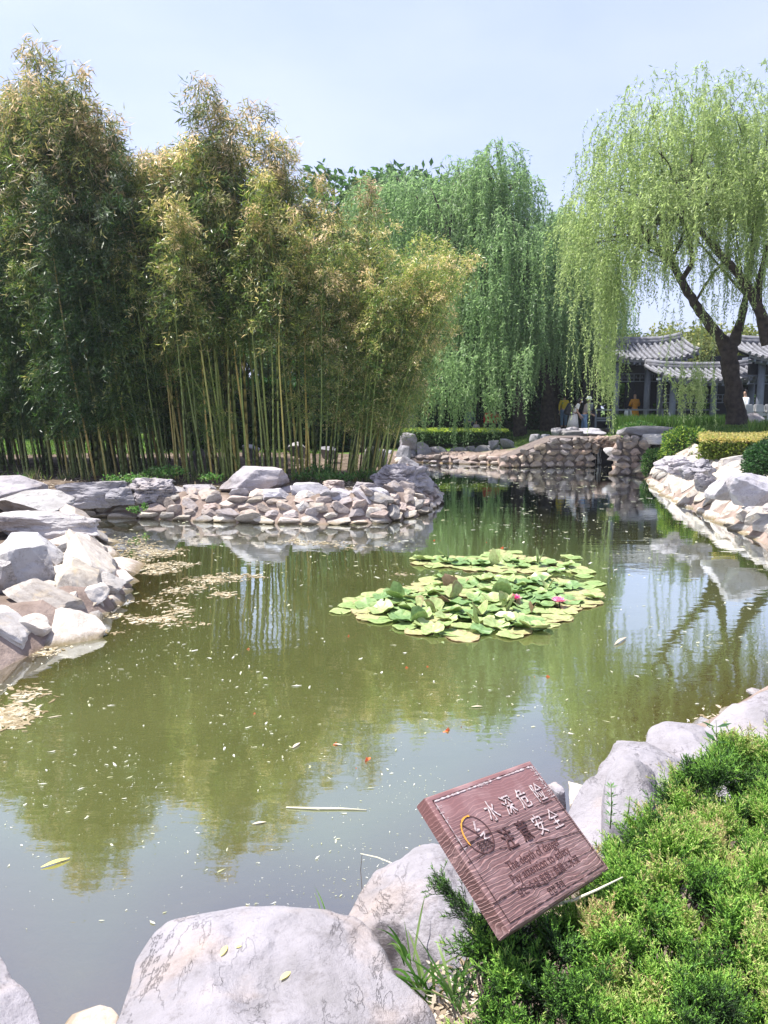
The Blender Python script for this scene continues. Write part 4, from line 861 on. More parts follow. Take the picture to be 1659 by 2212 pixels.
for u, vt, Yd, lb in ((1380, 705, 50, 'yellow-green tree above the left pavilion roof'), (1470, 690, 52, 'pale yellow-green tree behind the middle pavilion roof, left of the fork'), (1545, 690, 50, 'yellow-green tree seen through the willow fork'), (1640, 690, 52, 'yellow-green tree above the right pavilion roof'), (1730, 700, 50, 'yellow-green tree past the right picture edge')):
    tree_at(u, vt, Yd, 'treeY', lb, None, 1.2)
for L_ in tp.values():
    for pr in L_:
        if pr.name not in tu:
            for ch in CH[pr.name]: bpy.data.objects.remove(ch)
            bpy.data.objects.remove(pr)

# ------------------------------------------------------------------ hedges, lawn, irises
def hedge(name, label, quad, z0, h, n, mat, leaf, seed, tonetop=.8, cat='hedge', tones=(0, .6)):
    """clipped hedge over the ground quadrilateral quad"""
    r = np.random.default_rng(seed); q = np.array([[*p_[:2]] for p_ in quad]); a, b_ = r.random(n), r.random(n); P = (q[0] * (1 - a)[:, None] + q[1] * a[:, None]) * (1 - b_)[:, None] + (q[3] * (1 - a)[:, None] + q[2] * a[:, None]) * b_[:, None]
    zt = r.random(n) ** .35; side = r.random(n) < .45; b2 = np.where(side, r.random(n) * .04, b_); P = np.where(side[:, None], (q[0] * (1 - a)[:, None] + q[1] * a[:, None]) * (1 - b2)[:, None] + (q[3] * (1 - a)[:, None] + q[2] * a[:, None]) * b2[:, None], P); zz = np.where(side, r.random(n), .93 + .09 * r.random(n))
    zz = zz + .05 * np.sin(P[:, 0] * 3.1) * np.cos(P[:, 1] * 2.3); C = np.column_stack([P + r.normal(size=(n, 2)) * .04, z0 + h * zz])
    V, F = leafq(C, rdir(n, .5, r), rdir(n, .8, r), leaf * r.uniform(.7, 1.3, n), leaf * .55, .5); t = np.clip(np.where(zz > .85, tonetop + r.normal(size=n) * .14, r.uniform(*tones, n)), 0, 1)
    B = Buf(); B.add(V, F, t); c = np.array([*q.mean(0), z0]); e = empty(name, tuple(c)); B.build('foliage', M[mat], e, False, c)
    V = []; qi = q.mean(0) + (q - q.mean(0)) * .95
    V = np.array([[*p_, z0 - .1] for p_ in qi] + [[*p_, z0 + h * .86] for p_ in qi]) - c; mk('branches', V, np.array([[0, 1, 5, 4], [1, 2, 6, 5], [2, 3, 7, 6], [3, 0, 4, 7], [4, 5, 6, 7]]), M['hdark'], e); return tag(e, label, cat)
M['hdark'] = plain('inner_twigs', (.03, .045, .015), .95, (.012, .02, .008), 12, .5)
hedge('hedge', 'long low clipped hedge with a bright yellow-green top on the far bank', [aty(770, 955, 34.6), aty(1098, 955, 34.6), aty(1090, 955, 36.6), aty(770, 955, 36.6)], .72, .55, 16000, 'hedgeG', .10, 1, .88)  # top leaf tone raised to stand in for sunlight on the hedge
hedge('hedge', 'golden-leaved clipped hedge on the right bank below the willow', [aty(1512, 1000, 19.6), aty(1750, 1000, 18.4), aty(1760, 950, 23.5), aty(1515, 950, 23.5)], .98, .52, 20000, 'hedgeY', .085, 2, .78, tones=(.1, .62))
def bush(name, label, c, rad_, n, mat, leaf, seed, cat='shrub'):
    r = np.random.default_rng(seed); d = rdir(n, .25, r); q = (.72 + .3 * r.random(n)) * (1 + .1 * np.sin(d[:, 0] * 7 + seed) * np.cos(d[:, 2] * 6)); C = d * q[:, None] * np.asarray(rad_); V, F = leafq(C, d + r.normal(size=(n, 3)) * .7, rdir(n, .5, r), leaf * r.uniform(.7, 1.3, n), leaf * .45, .5)
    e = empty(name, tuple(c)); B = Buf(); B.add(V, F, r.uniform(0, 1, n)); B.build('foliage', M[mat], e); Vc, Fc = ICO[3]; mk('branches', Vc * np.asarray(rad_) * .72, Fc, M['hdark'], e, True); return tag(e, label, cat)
p = aty(1665, 1020, 16.2); bush('clipped_bush', 'dark green clipped bush at the right edge in front of the golden hedge', (p[0] + .1, p[1], 1.08), (.62, .7, .55), 9000, 'hedgeD', .07, 3)
p = aty(1485, 945, 23.5); bush('clipped_bush', 'round green bush left of the golden hedge above the right bank', (p[0], p[1], 1.2), (.75, .6, .5), 4500, 'hedgeG', .09, 4)
p = aty(1410, 1000, 25.4); bush('climbing_plant', 'green creeper growing down the cobble pier beside the right bank', (p[0] - .05, p[1] - .15, .45), (.34, .25, .5), 1500, 'weed', .09, 5, 'plant')
p = aty(1440, 985, 24.6); bush('climbing_plant', 'small dark creeper right of the larger one on the pier', (p[0], p[1] - .1, .75), (.3, .22, .34), 900, 'hedgeG', .09, 6, 'plant')
p = aty(1500, 905, 28.5); bush('clipped_bush', 'low bright green shrub in front of the irises, left of the willow trunk', (aty(1385, 905, 28)[0], 28.3, 1.45), (.7, .5, .3), 2500, 'weed', .1, 7)
B = Buf(); r = np.random.default_rng(9)
for k in range(5200):
    u = r.uniform(1330, 1600); Yd = r.uniform(28.5, 32); x = aty(u, 900, Yd)[0]; z = 1.35; n = 1
    V, F = leafq([[x, Yd, z]], [[r.normal() * .28, r.normal() * .2, 1]], r.normal(size=(1, 3)), r.uniform(.4, .75), .05, .4); B.add(V, F, r.uniform(0, .75))
for k in range(900):
    u = r.uniform(1620, 1720); Yd = r.uniform(24, 26); x = aty(u, 900, Yd)[0]; V, F = leafq([[x, Yd, 1.5]], [[r.normal() * .28, r.normal() * .2, 1]], r.normal(size=(1, 3)), r.uniform(.25, .5), .03, .4); B.add(V, F, r.uniform(.2, .9))
tag(B.build('iris_leaves', M['grass']), 'bed of tall sword-shaped iris leaves in front of the pavilion', 'irises', kind='stuff')
def grass_field(label, n, rx, ry, h, cond, seed, Wd=.02):
    r = np.random.default_rng(seed); P = np.column_stack([r.uniform(*rx, n), r.uniform(*ry, n)]); s = sdist(P); P = P[(s > 1.0) & cond(P)]; z = ground(P); n = len(P); V, F = leafq(np.column_stack([P, z - .01]), np.column_stack([r.normal(size=(n, 2)) * .4, np.ones(n)]), r.normal(size=(n, 3)), h * r.uniform(.5, 1.2, n), Wd, .4)
    B = Buf(); B.add(V, F, r.uniform(0, 1, n)); return tag(B.build('grass', M['grass']), label, 'grass', kind='stuff')
hedge('hedge', 'tall dark hedge added to darken the gaps behind the right bamboo half', [aty(330, 955, 29), aty(800, 955, 29), aty(800, 955, 31), aty(330, 955, 31)], .6, 2.6, 14000, 'hedgeD', .2, 31, .5)  # added dark mass standing in for the deep shade behind the stems
hedge('hedge', 'tall dark hedge added to darken the view far behind the left bamboo', [aty(-300, 955, 40), aty(300, 955, 37), aty(300, 955, 39), aty(-300, 955, 42)], .6, 3.4, 9000, 'hedgeD', .25, 32, .7)  # second mass added for darkness behind the grove
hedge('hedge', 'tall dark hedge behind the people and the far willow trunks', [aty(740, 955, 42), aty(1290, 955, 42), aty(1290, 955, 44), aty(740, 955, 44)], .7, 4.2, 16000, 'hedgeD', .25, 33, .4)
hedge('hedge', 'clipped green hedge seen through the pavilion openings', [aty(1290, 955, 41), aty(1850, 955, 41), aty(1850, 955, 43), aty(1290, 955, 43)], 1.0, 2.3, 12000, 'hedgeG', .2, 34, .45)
grass_field('short green lawn around the right willow and the bridge', 60000, (8, 20), (22, 33), .09, lambda P: P[:, 0] > 8.5, 12)
grass_field('grass of the far bank under the willows', 30000, (-8, 12), (33.8, 46), .12, lambda P: P[:, 1] > 34, 13, .03)
grass_field('sunlit grass seen through the stems behind the bamboo', 30000, (-28, -2), (27, 44), .16, lambda P: P[:, 1] > 27, 14, .03)

# ------------------------------------------------------------------ pavilions
def roof(e, prof, x0, x1, y0, y1, zf, zr, curl, el, pitch=.24, seed=1, name='roof'):
    """single slope of tiles falling towards -y from ridge (y1, zr) to eave (y0, zf); el: eave lift at the ends"""
    r = random.Random(seed); B = Buf(); n = int((x1 - x0) / pitch); m_ = 9
    def zz(x, t):
        f = (x - x0) / (x1 - x0); edge = abs(2 * f - 1) ** 3 * el; return zf + (zr - zf) * (t + curl * (t * t - t)) + edge * (1 - .45 * t)
    xs_ = np.linspace(x0, x1, n + 1); ts = np.linspace(0, 1, m_); V = []
    for t in ts:
        for x in xs_: V.append([x, y0 + (y1 - y0) * t, zz(x, t)])
    V = np.array(V); I_ = (np.arange(m_ - 1)[:, None] * (n + 1) + np.arange(n)[None]).ravel(); B.add(V, np.stack([I_, I_ + 1, I_ + n + 2, I_ + n + 1], 1)); V2 = V - np.array([0, 0, .12]); B.add(V2, np.stack([I_, I_ + n + 1, I_ + n + 2, I_ + 1], 1))
    a = np.arange(n); B.add(np.vstack([V[:n + 1], V2[:n + 1]]), np.stack([a, a + n + 1, a + n + 2, a + 1], 1))
    for x in xs_:
        P = [[x, y0 - .06 + (y1 - y0 + .06) * t, zz(x, max(t, 0)) + .035] for t in ts]; Vt, Ft = tube(P, .075, 7); B.add(Vt, Ft)
    B.build(name, M['tile'], e, False, np.array(e.location)); P = [[x, y1, zz(x, 1) + .16] for x in xs_[::3]] + [[x1, y1, zz(x1, 1) + .16]]; Vt, Ft = tube(P, .15, 8); Vb, Fb = tube([[q_[0], q_[1], q_[2] - .13] for q_ in P], .2, 6); B2 = Buf(); B2.add(Vt, Ft); B2.add(Vb, Fb); B2.build('ridge', M['tile'], e, True, np.array(e.location))
    B3 = Buf()
    for x in xs_[::1]: Vx, Fx = box(x - .04, x + .04, y0 - .0, y0 + .5, zz(x, 0) - .22, zz(x, 0) - .13); B3.add(Vx, Fx)
    B3.build('rafters', M['post'], e, False, np.array(e.location))
def pavilion(label, u0, u1, Yd, v_eave, v_ridge, posts, seed, dp=3.0, el=.3, deep=6):
    a = aty(u0, 885, Yd); b_ = aty(u1, 885, Yd); z0 = 1.2; e = empty('pavilion', (a[0], Yd, z0)); loc = np.array(e.location); tag(e, label, 'pavilion')
    zf = vz(v_eave, Yd - .6); zr = vz(v_ridge, Yd + dp * .5); roof(e, None, a[0], b_[0], Yd - .6, Yd + dp * .5, zf, zr, .35, el, .26, seed)
    V, F = box(a[0] + .4, b_[0] - .3, Yd + .15, Yd + .3, zf - .55, zf - .1); mk('beam', V - loc, F, M['dark'], e)
    V, F = box(a[0] + .3, b_[0] - .2, Yd - .2, Yd + dp, 1.0, z0 + .05); mk('floor', V - loc, F, M['mortar'], e)
    for u in posts:
        x = aty(u, 885, Yd)[0]; V, F = tube([[x, Yd, 1.0], [x, Yd, zf - .1]], .14, 12); mk('post', V - loc, F, M['post'], e, True); V, F = tube([[x, Yd, z0], [x, Yd, z0 + .15]], .2, 12); mk('post_base', V - loc, F, M['white'], e, True)
    # lattice frieze, back wall with openings, balustrade
    B = Buf(); x = a[0] + .45; zt = zf - .58
    while x < b_[0] - .4:
        for V, F in (box(x, x + .03, Yd + .2, Yd + .24, zt - .35, zt), box(x, x + .28, Yd + .2, Yd + .24, zt - .20, zt - .17), box(x + .1, x + .13, Yd + .2, Yd + .24, zt - .2, zt - .08)): B.add(V, F)
        x += .28
    for zq in (zt - .36, zt - .02): V, F = box(a[0] + .4, b_[0] - .3, Yd + .19, Yd + .25, zq, zq + .04); B.add(V, F)
    B.build('lattice', M['post'], e, False, loc); B = Buf(); x = a[0]; k = 0
    V, F = box(a[0], b_[0], Yd + dp - .1, Yd + dp, 1.0, 1.75); B.add(V, F); V, F = box(a[0], b_[0], Yd + dp - .1, Yd + dp, zf - .9, zf + .4); B.add(V, F)
    while x < b_[0]: V, F = box(x, x + .9, Yd + dp - .11, Yd + dp + .01, 1.7, zf - .8); B.add(V, F); x += 2.1
    B.build('back_wall', M['dark'], e, False, loc); B = Buf(); V, F = box(a[0] + .3, b_[0] - .2, Yd - .17, Yd - .09, z0 + .62, z0 + .70); B.add(V, F); V, F = box(a[0] + .3, b_[0] - .2, Yd - .16, Yd - .1, z0 + .1, z0 + .16); B.add(V, F); x = a[0] + .35
    while x < b_[0] - .2: V, F = box(x, x + .03, Yd - .15, Yd - .11, z0 + .1, z0 + .64); B.add(V, F); x += .14
    B.build('balustrade', M['post'], e, False, loc); return e
pavilion('grey-tiled pavilion with the higher curved roof, left of the willow trunk', 1296, 1492, 36.0, 778, 742, (1330, 1396, 1424, 1475), 1, 3.2, .45)
pavilion('lower grey-tiled gallery roof between the two higher pavilion roofs', 1415, 1650, 33.6, 822, 797, (1452, 1540, 1620), 2, 3.0, .25)
pavilion('grey-tiled pavilion corner at the right picture edge', 1596, 1800, 32.4, 778, 742, (1640, 1700, 1760), 3, 3.0, .25)
# white stone balustrade
a = aty(1612, 900, 30.0); e = empty('stone_balustrade', (a[0], 30, 1.35)); loc = np.array(e.location); tag(e, 'white carved stone balustrade right of the willow trunk', 'balustrade')
for u in (1614, 1637, 1661, 1690):
    x = aty(u, 900, 30)[0]; B = Buf()
    for (s_, z1, z2) in ((.13, 1.2, 2.12), (.17, 2.12, 2.17), (.15, 2.17, 2.38), (.11, 2.38, 2.42)): V, F = box(x - s_, x + s_, 30 - s_, 30 + s_, z1, z2); B.add(V, F)
    B.build('post', M['white'], e, False, loc)
x0, x1 = aty(1614, 900, 30)[0], aty(1690, 900, 30)[0]
for z1, z2, nm in ((1.98, 2.1, 'rail'), (1.3, 1.55, 'panel')): V, F = box(x0 + .1, x1 - .1, 29.93, 30.07, z1, z2); mk(nm, V - loc, F, M['white'], e)
B = Buf(); x = x0 + .25
while x < x1: V, F = tube([[x, 30, 1.55], [x, 30, 1.7], [x, 30, 1.85], [x, 30, 1.98]], [.04, .09, .04, .07], 8); B.add(V, F); x += .3
B.build('baluster', M['white'], e, True, loc)
rock_bb('rock', 'rounded pale rock behind the willow trunk before the white balustrade', 'rock', 1608, 1652, 892, 920, 1.62, 330, 'rock', 4, .8)
# low dark bench wall and pale stones behind the bridge
B = Buf(); a = aty(1285, 900, 35.0)
e = empty('railing', (a[0], 35, 1.2)); tag(e, 'grey horizontal railing behind the bridge, left of the pavilion', 'railing'); loc = np.array(e.location)
for v in (885, 903, 908): z = vz(v, 35); V, F = box(a[0], a[0] + 5.6, 34.97, 35.03, z - .04, z + .03); B.add(V, F)
for k in range(8): V, F = box(a[0] + k * .75, a[0] + k * .75 + .08, 34.96, 35.04, 1.0, vz(885, 35) - .04); B.add(V, F)
B.build('rails', M['post'], e, False, loc)

# stacked pale rocks seen through the bamboo from behind
for k, (u0, u1, v0, v1) in enumerate(((405, 440, 968, 1000), (520, 560, 960, 990), (620, 665, 955, 992), (690, 730, 962, 990))):
    rock_bb('rock', 'pale rock glimpsed between the bamboo stems from the bank behind', 'rock', u0, u1, v0, v1, .75, 340 + k, 'rock', 3, .7, group='pale rocks behind the bamboo')

# ------------------------------------------------------------------ lily pads
def pad_mesh(seed, r0, cup, fold=0, wav=.01, tone=.7, raise_=0):
    r = np.random.default_rng(seed); nr, na = 6, 44; notch = .08; th = np.linspace(notch, 2 * math.pi - notch, na); V = [[0, 0, raise_]]
    ph = r.uniform(0, 6, 3); jag = 1 + .035 * np.sin(th * 5 + ph[0]) + .025 * r.normal(size=na)
    for i in range(1, nr + 1):
        q = i / nr
        for j, t in enumerate(th):
            R = r0 * q * (jag[j] if i == nr else 1); x, y = R * math.cos(t), R * math.sin(t); z = raise_ + cup * q ** 2.2 * r0 + wav * q * math.sin(3 * t + ph[1]) + .4 * wav * q * math.sin(7 * t + ph[2])
            if fold: z += fold * abs(y) ** 1.2 * 2; y *= (1 - .35 * min(abs(fold), 1.4) )
            V.append([x, y, z])
    V = np.array(V); F4 = []; F3 = [[0, 1 + j, 2 + j] for j in range(na - 1)]
    for i in range(nr - 1):
        for j in range(na - 1): a = 1 + i * na + j; F4.append([a, a + na, a + na + 1, a + 1])
    t3 = np.full(len(F3), tone); t4 = np.repeat(tone + np.array([0, .0, .0, .01, .06])[:nr - 1] * (1 + r.random()), na - 1) + r.normal(size=(nr - 1) * (na - 1)) * .015
    V2 = V - np.array([0, 0, .004]); n = len(V); F3 = np.array(F3); F4 = np.array(F4)
    return np.vstack([V, V2]), [F3, F3[:, ::-1] + n, F4, F4[:, ::-1] + n], np.clip(np.concatenate([t3, t3 + .12, t4, t4 + .12]), 0, 1)
PV = {'flat': [], 'raised': [], 'folded': [], 'brown': []}
for k in range(5): PV['flat'].append(pad_mesh(700 + k, .15, .02, 0, .006, [.78, .62, .84, .70, .88][k]))
for k in range(5): PV['raised'].append(pad_mesh(710 + k, .145, [.10, .2, .14, .26, .06][k], 0, .016, [.45, .6, .38, .72, .52][k]))
for k in range(3): PV['folded'].append(pad_mesh(720 + k, .11, .2, [1.0, 1.5, .8][k], .01, [.5, .68, .72][k]))
PV['brown'] = [pad_mesh(730, .075, .3, 1.8, .01, .95), pad_mesh(731, .08, .1, 1.2, .01, .93)]
pme = {}
PL = {'flat': ('pale green lily pad lying flat on the water near the edge of the lily patch', 'flat lily pads'), 'raised': ('glossy green lily pad standing slightly above the water in the middle of the patch', 'raised lily pads'),
      'folded': ('curled lily pad with its underside turned up', 'curled lily pads'), 'brown': ('withered brown curled lily pad sticking up from the patch', 'withered lily pads')}
def put_pad(kind, x, y, z, tilt, s):
    k = random.randrange(len(PV[kind]))
    if (kind, k) not in pme: V, F, T = PV[kind][k]; o = mk('lily_pad', V, F, M['pad'], None, True, T); pme[(kind, k)] = o
    else: o = pme[(kind, k)].copy(); col.objects.link(o)
    o.location = (x, y, z); o.rotation_euler = (tilt[0], tilt[1], random.uniform(0, 6.28)); o.scale = (s, s, s); tag(o, PL[kind][0], 'lily pad', PL[kind][1])
def inpoly(P, poly):
    ins = np.zeros(len(P), bool)
    for a, b_ in zip(poly, np.roll(poly, -1, 0)):
        c = (a[1] > P[:, 1]) != (b_[1] > P[:, 1]); ins ^= c & (P[:, 0] < (b_[0] - a[0]) * (P[:, 1] - a[1]) / (b_[1] - a[1] + 1e-12) + a[0])
    return ins
def edged(P, poly):
    d = np.full(len(P), 9.)
    for a, b_ in zip(poly, np.roll(poly, -1, 0)): ab = b_ - a; t = np.clip(((P - a) @ ab) / (ab @ ab), 0, 1); d = np.minimum(d, np.linalg.norm(P - a - t[:, None] * ab, axis=1))
    return d
patchB = np.array([at(u, v)[:2] for u, v in ((745, 1318), (790, 1284), (880, 1275), (915, 1254), (1010, 1249), (1130, 1248), (1230, 1256), (1285, 1272), (1280, 1312), (1215, 1328), (1205, 1352), (1130, 1372), (1010, 1378), (905, 1368), (860, 1350), (800, 1342))])
patchA = np.array([at(u, v)[:2] for u, v in ((900, 1212), (930, 1204), (1030, 1206), (1080, 1198), (1160, 1208), (1250, 1223), (1274, 1238), (1180, 1233), (1060, 1236), (960, 1226), (905, 1222))])
def scatter(poly, dmin, n, seed):
    r = np.random.default_rng(seed); lo, hi = poly.min(0), poly.max(0); pts = []
    for q in r.uniform(lo, hi, (n, 2)):
        if inpoly(q[None], poly)[0] and all((q - p_) @ (q - p_) > dmin * dmin for p_ in pts): pts.append(q)
    return np.array(pts)
for poly, dm, sd_ in ((patchB, .155, 1), (patchA, .165, 2)):
    P = scatter(poly, dm, 6000, sd_); ed = edged(P, poly)
    for q, d in zip(P, ed):
        a = random.random()
        if d < .22: kind = 'flat' if a < .85 else 'raised'
        else: kind = 'raised' if a < .60 else ('flat' if a < .88 else ('folded' if a < .975 else 'brown'))
        z = {'flat': .008 + random.uniform(0, .008), 'raised': random.uniform(.012, .05), 'folded': random.uniform(.02, .06), 'brown': random.uniform(.06, .12)}[kind]
        tl = {'flat': .012, 'raised': .08, 'folded': .35, 'brown': .8}[kind]; put_pad(kind, q[0], q[1], z, (random.gauss(.0, tl) + (.10 if kind == 'raised' else 0), random.gauss(0, tl)), random.uniform(.8, 1.2))
for (u, v) in ((900, 1208), (1075, 1192), (1090, 1196), (1110, 1194), (1060, 1196), (1240, 1206), (1225, 1202), (1262, 1246), (1285, 1262), (735, 1322), (1218, 1338)):
    q = at(u, v); put_pad('flat', q[0], q[1], .012, (0, 0), random.uniform(.7, 1))
e0 = None
for (u, v, s, lb) in ((1113, 1290, 1.15, 'pink water lily flower nearer the middle of the patch'), (1208, 1296, 1.2, 'pink water lily flower at the right of the patch'), (1200, 1291, .7, 'small half-open pink lily bud touching the right flower')):
    q = at(u, v + 5, .07); e = empty('water_lily', tuple(q), 0, s); tag(e, lb, 'flower'); B = Buf(); r = np.random.default_rng(int(u))
    for ring, (n, el_, ln) in enumerate(((9, .35, .075), (8, .8, .065), (6, 1.2, .05))):
        for k in range(n):
            a = 6.283 * k / n + ring * .3; D = np.array([math.cos(a) * math.cos(el_), math.sin(a) * math.cos(el_), math.sin(el_)]); V, F = leafq([D * .008], [D], [[-math.cos(a) * math.sin(el_), -math.sin(a) * math.sin(el_), math.cos(el_)]], ln, .032, .55); B.add(V, F, r.uniform(0, 1))
    B.build('petals', M['petal'], e); V, F = ICO[2]; mk('stamens', V * np.array([.014, .014, .02]) + np.array([0, 0, .02]), F, plain('stamen_yellow', (.8, .55, .1)), e, True)
    V, F = tube([[0, 0, 0], [.01, 0, -.06], [0, .01, -.12]], .006, 6); mk('stem', V, F, M['hedgeD'], e)
# sunken planting ring seen through the water
e = Buf(); c = patchB.mean(0); th = np.linspace(0, 2 * math.pi, 72); P = np.array([[c[0] - .05 + 2.0 * math.cos(t), c[1] + .7 + 2.35 * math.sin(t), -.16] for t in th[:-1]])
P = np.vstack([P, P[:1]]); V, F = tube(P, .10, 8, False); e.add(V, F)
tag(e.build('planter_ring', plain('sunk_concrete', (.17, .125, .045), .9, (.10, .075, .03), 4), None, True), 'brown sunken planter rim showing under the water round the lilies', 'planter')

# ------------------------------------------------------------------ things floating and swimming
def flakes(B, P, z, r0, r1, tones, r, elong=1.0):
    for q in P:
        n = r.integers(6, 10); a = np.sort(r.uniform(0, 6.283, n)); R = r.uniform(r0, r1) * r.uniform(.4, 1.2, n); rot = r.uniform(0, 6.28); x, y = R * np.cos(a) * elong, R * np.sin(a) * .6
        V = np.column_stack([q[0] + x * math.cos(rot) - y * math.sin(rot), q[1] + x * math.sin(rot) + y * math.cos(rot), np.full(n, z + r.uniform(0, .003))]); V = np.vstack([[q[0], q[1], z + .002], V]); F = np.array([[0, 1 + k, 1 + (k + 1) % n] for k in range(n)]); B.add(V, F, r.uniform(*tones))
r = np.random.default_rng(55); B = Buf()
for (u, v, ru, rv, n) in ((275, 1172, 45, 9, 60), (320, 1190, 55, 9, 90), (350, 1196, 35, 6, 40), (350, 1222, 50, 8, 90), (340, 1235, 26, 5, 40), (290, 1208, 30, 10, 40), (500, 1246, 60, 5, 55), (450, 1256, 50, 5, 40), (480, 1283, 26, 5, 22), (385, 1320, 22, 5, 20), (315, 1340, 30, 4, 26), (360, 1336, 22, 4, 20), (255, 1330, 25, 3, 12), (415, 1270, 40, 6, 20), (390, 1280, 40, 8, 20),
                          (30, 1540, 30, 14, 60), (20, 1560, 22, 8, 34), (60, 1500, 40, 10, 18), (75, 1400, 40, 8, 16), (100, 1408, 20, 4, 14), (700, 1175, 60, 6, 30), (760, 1182, 40, 5, 14), (640, 1170, 40, 6, 14), (400, 1345, 60, 10, 14), (210, 1365, 40, 10, 14), (330, 1300, 50, 8, 14), (1530, 1560, 40, 14, 14), (1600, 1530, 30, 8, 10), (870, 1240, 20, 3, 6), (800, 1310, 20, 3, 3)):
    P = np.array([at(u + r.normal() * ru * .6, v + r.normal() * rv * .6)[:2] for _ in range(n)]); P = P[sdist(P) < .0]; P = np.repeat(P, 4, 0) + r.normal(size=(len(P) * 4, 2)) * .055; flakes(B, P, .003, .008, .042, (0, 1), r, 1.6)
tag(B.build('algae_scum', M['algae']), 'beige mats of algae scum floating along the left bank', 'algae', kind='stuff')
B = Buf(); P = []
while len(P) < 20000:
    if r.random() < .6: q = at(r.uniform(-30, 1690), 1010 + 1000 * r.random() ** 1.3)[:2]
    else: q = np.array([r.uniform(-8, 9), r.uniform(3, 33)])
    P.append(q)
P = np.array(P); P = P[sdist(P) < -.05]; dn_ = np.array([noise.fractal(Vector((x * .9 + y * .3, y * .5, 4)), .9, 2, 4) for x, y in P]); P = P[r.random(len(P)) < np.clip(.42 + dn_ * 1.3, .06, 1)]; dist = P[:, 1]
for q, d in zip(P, dist): s = (.0006 + .0011 * d) * (.45 + .9 * r.random() ** 7 * 2); flakes(B, [q], .003, s * .7, s * 1.5, (0, 1), r, r.uniform(1, 2.6))
tag(B.build('floating_debris', M['fleck']), 'tiny pale petals and specks scattered over the whole pond', 'floating debris', kind='stuff')
M['yleaf'] = leafmat('yellow_leaf', [(0, (.55, .42, .06)), (1, (.75, .68, .25))], .3, .5)
def leaf_thing(u, v, z, ln, rot, label, tone=.6, wd=.22, name='fallen_leaf', mat='yleaf', dz=.006):
    c = at(u, v, z); n = 8; t = np.linspace(0, 1, n); wv = np.sin(t * math.pi) ** .8 * ln * wd / 2; P = np.column_stack([(t - .5) * ln, 0 * t, .06 * ln * np.sin(t * 3)]); V = np.stack([P - np.column_stack([0 * t, wv, 0 * t]), P + np.column_stack([0 * t, 0 * t, .02 * ln + 0 * t]), P + np.column_stack([0 * t, wv, 0 * t])], 1).reshape(-1, 3)
    F = []
    for i in range(n - 1):
        for j in (0, 1): a = i * 3 + j; F.append([a, a + 1, a + 4, a + 3])
    if z > .5:
        bpy.context.view_layer.update(); cw = ray(u, v); hit, loc_, nn_, _ = BIG.ray_cast(BIG.matrix_world.inverted() @ Vector(CAM), Vector(cw)); loc_ = BIG.matrix_world @ loc_; c = np.array(loc_); z = loc_.z; dz = .004
    o = mk(name, V, np.array(F), M[mat], None, True, np.full(len(F), tone)); o.location = (c[0], c[1], z + dz); o.rotation_euler = (0, 0, rot); return tag(o, label, 'leaf')
leaf_thing(120, 1866, 0, .14, .6, 'long yellow leaf floating at the lower left of the pond'); leaf_thing(905, 1834, 0, .05, 1.3, 'tiny yellow leaf floating above the cracked boulder'); leaf_thing(1340, 1387, 0, .32, .9, 'long tan leaf floating right of the lily patch', .5, .12, mat='litter')
leaf_thing(484, 2056, .61, .05, 1.4, 'yellow leaf lying on the dark patch of the big boulder', 1, .35, dz=.022); leaf_thing(515, 2047, .61, .02, .3, 'very small yellow leaf beside the longer one on the big boulder', 1, .6, dz=.022); leaf_thing(617, 2110, .61, .045, .9, 'yellow leaf lying in the middle of the big boulder', 1, .4, dz=.024)
leaf_thing(530, 1963, 0, .07, .1, 'reddish thin leaf floating behind the big boulder', 0, .12)
for (u, v, rot, ln) in ((1030, 1528, .1, .09), (640, 1612, 1.1, .1), (560, 1780, .3, .08), (730, 1610, -.3, .07)): leaf_thing(u, v, 0, ln, rot, 'small tan leaf floating in the middle of the pond', .6, .25, mat='litter')['group'] = 'small tan leaves on the pond'
def stick(pts, R, label, name='twig', mat='twig', cat='twig'):
    V, F = tube(pts, R, 6); c = np.mean(V, 0); o = mk(name, V - c, F, M[mat], None, True); o.location = c; return tag(o, label, cat)
M['reed'] = plain('floating_reed', (.66, .62, .45), .7)
stick([at(618, 1746) + [0, 0, .006], at(680, 1749) + [0, 0, .008], at(740, 1749) + [0, 0, .006], at(792, 1751) + [0, 0, .004]], [.004, .007, .006, .003], 'pale straight reed stalk floating in the lower middle of the pond', 'reed_stalk', 'reed', 'reed')
stick([at(779, 1844, .15), at(815, 1852, .17), at(850, 1866, .2), at(876, 1876, .3)], [.002, .003, .003, .003], 'pale thin twig reaching out over the water from the cracked boulder', mat='reed')
stick([at(782, 1846, .12), at(779, 1880, .1), at(782, 1920, .2)], [.0015, .002, .002], 'dark thin stalk hanging down in front of the cracked boulder', mat='bark')
stick([at(1185, 1958, 1.0), at(1240, 1944, 1.03), at(1290, 1922, 1.06), at(1345, 1895, 1.08)], [.004, .004, .0035, .002], 'dry pale twig sticking out of the junipers under the sign', mat='reed')
